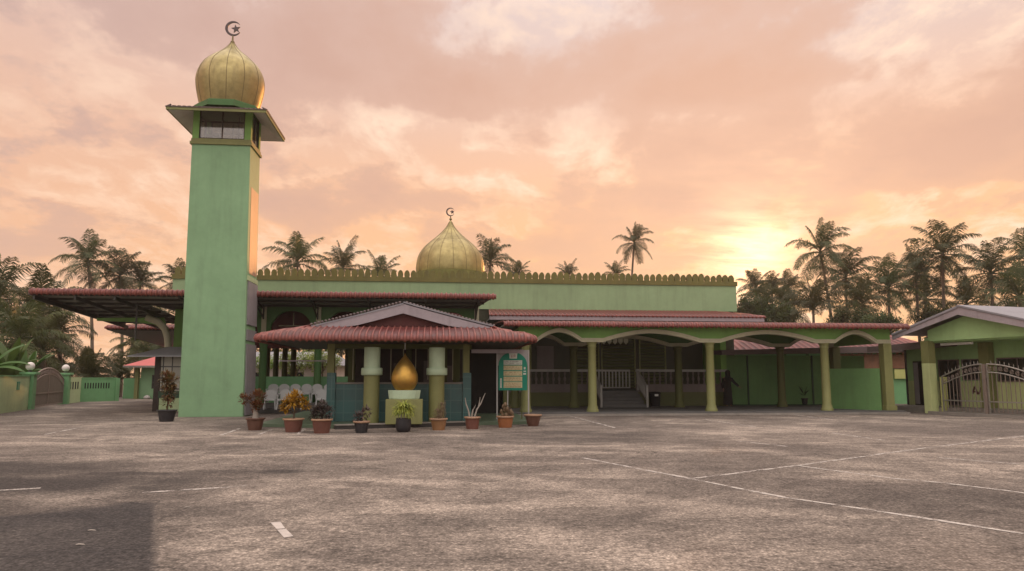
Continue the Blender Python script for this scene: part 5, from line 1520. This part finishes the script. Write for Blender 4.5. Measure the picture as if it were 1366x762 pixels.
def tree(px, py, Y, rpx, var, label, group, name='leafy_tree'):
    x, y, z = at_depth(px, py, Y)
    s = rpx * Y / F / 3.2
    t = thing(name, label, 'tree', (x, y, 0), 0, group)
    z = max(z, .8 * s)
    mb = MB().tube([(0, 0, 0), (.1 * s, 0, z * .5), (0, 0, z)], [.18 * s, .14 * s, .06 * s], 7)
    for k in range(5):
        a = k * 1.3
        mb.tube([(0, 0, z * .6), (math.cos(a) * 1.2 * s, math.sin(a) * 1.2 * s, z + .3 * s)], [.08 * s, .03 * s], 5)
    mb.build('trunk', M['bark'], t)
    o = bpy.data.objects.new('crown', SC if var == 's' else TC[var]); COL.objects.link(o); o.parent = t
    o.location = (0, 0, z); o.scale = (s, s, s); o.rotation_euler = (0, 0, prr.uniform(0, 6.28))
T1 = 'trees behind the boundary wall'
T3 = 'bushes between the palms behind the arcade'
for a in (
    (20, 502, 56, 26, 0, 'dark leafy tree low behind the lime wall', T1),
    (66, 496, 66, 30, 1, 'dark leafy tree behind the arch of the bronze gate', T1),
    (215, 480, 85, 34, 1, 'leafy tree behind the hut roof', T1)):
    tree(*a)
for a in (
    (1002, 418, 90, 30, 0, 'hazy bush touching the end of the parapet', T3),
    (1040, 424, 88, 30, 1, 'hazy bush second from the parapet end', T3),
    (1135, 432, 84, 30, 0, 'dark bush below the shaggy leaning palm', T3),
    (1175, 436, 78, 28, 1, 'bush above the end of the arcade roof', T3),
    (1250, 430, 86, 30, 0, 'bush at the foot of the tall grey trunked palm', T3),
    (1358, 430, 80, 32, 2, 'bush behind the house roof at the picture edge', T3)):
    tree(*a)
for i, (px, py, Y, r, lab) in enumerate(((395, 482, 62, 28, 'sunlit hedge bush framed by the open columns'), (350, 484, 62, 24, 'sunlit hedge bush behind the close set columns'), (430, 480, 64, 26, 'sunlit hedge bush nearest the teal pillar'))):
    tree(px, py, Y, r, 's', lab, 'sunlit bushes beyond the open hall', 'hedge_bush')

for i, (X, Y, r, h) in enumerate(((-34, 104, 4.6, 7.5), (-27, 100, 5.0, 8), (-20, 106, 5.2, 8.4), (-13, 98, 5.0, 7.8), (-6, 104, 5.4, 8.2), (1, 99, 5.0, 8.2), (8, 105, 5.2, 8.4), (-23, 92, 4.2, 6.6), (-9, 90, 4.2, 6.8), (15, 100, 5, 8), (-2, 112, 5.6, 9.2), (5, 114, 5.6, 9.2), (-10, 112, 5.6, 9.2), (-17, 114, 5.6, 9.2))):  # mostly unseen trees added to keep low sun off the boundary wall
    s_ = r / 3.2
    t = thing('leafy_tree', 'added spreading leafy tree far behind the prayer hall mostly hidden by it', 'tree', (X, Y, 0), 0, 'added leafy trees far behind the prayer hall')  # added tree, there to keep low sun off the boundary wall
    MB().tube([(0, 0, 0), (.2, 0, h * .5), (0, 0, h)], [.4, .3, .15], 7).build('trunk', M['bark'], t)
    o = bpy.data.objects.new('crown', TC[i % 3]); COL.objects.link(o); o.parent = t
    o.location = (0, 0, h); o.scale = (s_, s_, s_); o.rotation_euler = (0, 0, i * 1.7)

# bananas at the near end of the boundary wall
def banana(px, py, Y, s, label, seed):
    rr = random.Random(seed)
    x, y = at_depth(px, 503, Y)[:2]
    t = thing('banana_plant', label, 'plant', (x, y, 0), 0, 'banana plants behind the lime wall')
    H = at_depth(px, py, Y)[2]
    MB().tube([(0, 0, 0), (.05, 0, H * .6), (0, 0, H)], [.14, .12, .07], 8).build('stem', M['banana'], t)
    mb = MB()
    for i in range(11):
        az = i * 2.4 + rr.uniform(-.3, .3); el = R(rr.uniform(15, 80))
        d = Vector((math.cos(az) * math.cos(el), math.sin(az) * math.cos(el), math.sin(el)))
        sd = Vector((-math.sin(az), math.cos(az), 0))
        p = Vector((0, 0, H * .9)); L = 2.3 * s * rr.uniform(.8, 1.15); vs = []; n = 12
        for k in range(n + 1):
            f = k / n
            w = .30 * s * math.sin(math.pi * min(1, .08 + f * .92)) ** .7 if k else .03
            j = rr.uniform(.82, 1.05)
            nrm = sd.cross(d)
            vs += [p - sd * w * j + nrm * w * .35, p, p + sd * w * j + nrm * w * .35]
            p = p + d * L / n
            d = (d + Vector((0, 0, -1.6 / n * (.3 + f)))).normalized()
        mb.add(vs, [q for k in range(n) for q in ((3 * k, 3 * k + 1, 3 * k + 4, 3 * k + 3), (3 * k + 1, 3 * k + 2, 3 * k + 5, 3 * k + 4))], True)
    mb.build('leaves', M['banana'], t)
banana(8, 505, 39, 1.1, 'bright banana plant over the lime wall at the picture edge', 3)
banana(-22, 490, 37, 1.15, 'banana plant mostly cut by the picture edge', 4)
banana(33, 500, 44, .9, 'darker banana plant behind the gate pillar', 8)

# ---------------------------------------------------------------- evening haze
def hazemat():
    m = bpy.data.materials.new('evening_haze'); m.use_nodes = True
    t = m.node_tree
    t.nodes.remove(t.nodes['Principled BSDF'])
    v = N(t, 'ShaderNodeVolumePrincipled')
    v.inputs['Color'].default_value = (.95, .88, .80, 1)
    v.inputs['Density'].default_value = HAZE
    v.inputs['Anisotropy'].default_value = .35
    t.links.new(v.outputs[0], t.nodes['Material Output'].inputs['Volume'])
    return m
HAZE = 0.0004
if HAZE:
    o = MB().box(-160, 160, -30, 180, -1.0, 32.0).build('haze', hazemat()); o['kind'] = 'stuff'

# ---------------------------------------------------------------- sky, sun, camera
SUN_AZ, SUN_EL = R(17.95), R(8.7)
sd = Vector((math.sin(SUN_AZ) * math.cos(SUN_EL), math.cos(SUN_AZ) * math.cos(SUN_EL), math.sin(SUN_EL)))
CX, CY = 2.3, 5.1
w = bpy.data.worlds.new('World'); C.world = w; w.use_nodes = True
t = w.node_tree
bg = t.nodes['Background']; out = t.nodes['World Output']
tc = N(t, 'ShaderNodeTexCoord').outputs['Generated']
nv = N(t, 'ShaderNodeVectorMath', operation='NORMALIZE'); t.links.new(tc, nv.inputs[0]); D = nv.outputs[0]
sp_ = N(t, 'ShaderNodeSeparateXYZ'); t.links.new(D, sp_.inputs[0])
dx, dy, dz = sp_.outputs
def dot(vec):
    n = N(t, 'ShaderNodeVectorMath', operation='DOT_PRODUCT'); t.links.new(D, n.inputs[0]); n.inputs[1].default_value = vec
    return n.outputs['Value']
zc_ = math_(t, 'MAXIMUM', dz, 0.0)
base = ramp(t, zc_, [(0.0, (1.0, .50, .17)), (.10, (.98, .50, .19)), (.20, (.92, .48, .23)), (.30, (.80, .47, .31)), (.40, (.70, .50, .43)), (.45, (.70, .54, .50)), (.7, (.74, .68, .68)), (1.0, (.70, .70, .74))])
# cooler and pinker away from the sun
ang = dot(tuple(sd))
cool = ramp(t, ang, [(.55, 1.0), (.97, 0.0)])
base = mixc(t, math_(t, 'MULTIPLY', cool, .62), base, (.70, .40, .28))
# clouds on a flat layer overhead
den = math_(t, 'ADD', zc_, .20)
pxn = math_(t, 'DIVIDE', dx, den); pyn = math_(t, 'DIVIDE', dy, den)
cv_ = N(t, 'ShaderNodeCombineXYZ'); t.links.new(pxn, cv_.inputs[0]); t.links.new(pyn, cv_.inputs[1])
P2 = cv_.outputs[0]
c1 = noise(t, mapping(t, P2, (1.0, .75, 1), loc=(CX, CY, 0)), 1.5, 12, .60, .15)
c2 = noise(t, mapping(t, P2, (1.0, .8, 1), loc=(7.7, 1.9, 0)), 3.6, 10, .65, .3)
# where the heavier banks and the torn bright gaps lie in this evening's sky: (heading, height, widths, weight)
bias = None
for (hx_, hz_, wx_, wz_, am) in ((.16, .385, .16, .045, .12), (.60, .32, .17, .06, .12), (-.10, .36, .10, .03, .07), (.30, .27, .22, .035, .08), (-.45, .32, .16, .06, .05), (.24, .21, .3, .03, .06),
                                 (.00, .286, .10, .013, -.15), (.235, .335, .07, .018, -.10), (.06, .45, .25, .06, -.03), (.44, .385, .12, .02, -.10), (.34, .185, .10, .018, -.10), (-.33, .25, .12, .02, -.06), (.56, .21, .12, .012, -.06)):
    ax = math_(t, 'MULTIPLY', math_(t, 'SUBTRACT', dx, hx_), 1 / wx_)
    az_ = math_(t, 'MULTIPLY', math_(t, 'SUBTRACT', dz, hz_), 1 / wz_)
    g_ = math_(t, 'MULTIPLY', math_(t, 'EXPONENT', math_(t, 'MULTIPLY', math_(t, 'ADD', math_(t, 'MULTIPLY', ax, ax), math_(t, 'MULTIPLY', az_, az_)), -1.0)), am)
    bias = g_ if bias is None else math_(t, 'ADD', bias, g_)
c1 = math_(t, 'ADD', c1, bias)
c3 = noise(t, mapping(t, P2, (1.3, .9, 1), loc=(1.2, 4.4, 0)), 4.2, 10, .66, .3)
mauve = ramp(t, math_(t, 'ADD', c1, math_(t, 'MULTIPLY_ADD', c2, .16, -.08)), [(.475, 0.0), (.53, .7), (.64, 1.0)])
sky = mixc(t, math_(t, 'MULTIPLY', mauve, ramp(t, dz, [(.08, .35), (.28, .95)])), base, mixc(t, cool, (.62, .335, .225), (.46, .30, .275)))
edge = ramp(t, math_(t, 'ADD', c1, math_(t, 'MULTIPLY_ADD', c3, .16, -.08)), [(.34, 0.0), (.42, .95), (.47, .6), (.51, 0.0)])
hi_ = math_(t, 'MULTIPLY', edge, ramp(t, c3, [(.44, 0.0), (.60, 1.0)]))
hi_ = math_(t, 'MULTIPLY', hi_, math_(t, 'MULTIPLY_ADD', cool, -.55, 1.0))
sky = mixc(t, math_(t, 'MULTIPLY', hi_, .85), sky, (1.02, .74, .54))
# glow about the sun, broken by the cloud
g1 = math_(t, 'MULTIPLY', math_(t, 'POWER', math_(t, 'MAXIMUM', ang, 0.0), 14), .13)
g2 = math_(t, 'MULTIPLY', math_(t, 'POWER', math_(t, 'MAXIMUM', ang, 0.0), 110), .16)
g3 = math_(t, 'MULTIPLY', math_(t, 'POWER', math_(t, 'MAXIMUM', ang, 0.0), 900), 1.1)
gl = math_(t, 'ADD', g1, math_(t, 'MULTIPLY', math_(t, 'ADD', g2, g3), ramp(t, noise(t, mapping(t, P2, (1.0, 2.2, 1)), 2.6, 9, .62, .3), [(.38, .25), (.6, 1.25)])))
sky = mixc(t, 1.0, sky, mixc(t, 1.0, (1.0, .64, .36), gl, 'MULTIPLY'), 'ADD')
# the sky overhead and behind the viewer is brighter
up = ramp(t, dz, [(.46, 0.0), (.85, 1.0)])
bk = ramp(t, math_(t, 'MULTIPLY_ADD', dy, -.5, .5), [(.52, 0.0), (.8, 1.0)])
boost = math_(t, 'ADD', 1.0, math_(t, 'ADD', math_(t, 'MULTIPLY', up, 2.2), math_(t, 'MULTIPLY', bk, .5)))
sky = mixc(t, math_(t, 'MULTIPLY', math_(t, 'MAXIMUM', up, bk), .75), sky, (.66, .645, .62))
sky = mixc(t, 1.0, sky, boost, 'MULTIPLY')
ns = N(t, 'ShaderNodeTexSky'); ns.sky_type = 'NISHITA'; ns.sun_disc = False
ns.sun_elevation = SUN_EL; ns.sun_rotation = SUN_AZ
bg2 = N(t, 'ShaderNodeBackground'); bg2.inputs['Strength'].default_value = 0.05
nsc = mixc(t, 1.0, ns.outputs[0], (1.6, 1.6, 1.6), 'DARKEN')
t.links.new(nsc, bg2.inputs['Color'])
t.links.new(sky, bg.inputs['Color']); bg.inputs['Strength'].default_value = 0.95
ad = N(t, 'ShaderNodeAddShader'); t.links.new(bg.outputs[0], ad.inputs[0]); t.links.new(bg2.outputs[0], ad.inputs[1])
t.links.new(ad.outputs[0], out.inputs['Surface'])

sl = bpy.data.lights.new('sun', 'SUN'); sl.energy = 2.0; sl.angle = R(0.6); sl.color = (.62, .27, .085)
so = bpy.data.objects.new('sun', sl); COL.objects.link(so)
so.rotation_euler = (-sd).to_track_quat('-Z', 'Y').to_euler()
so.location = (40, 120, 30)

cam = bpy.data.cameras.new('camera'); cam.sensor_width = 36.0; cam.lens = 36.0 * F / 1366.0; cam.clip_end = 4000; cam.clip_start = .1
co = bpy.data.objects.new('camera', cam); COL.objects.link(co)
co.location = (0, 0, EH); co.rotation_euler = (R(90) + PITCH, 0, 0)
C.camera = co
C.view_settings.view_transform = 'Standard'; C.view_settings.look = 'None'; C.view_settings.exposure = 0.12; C.view_settings.gamma = 1
C.view_settings.use_curve_mapping = False
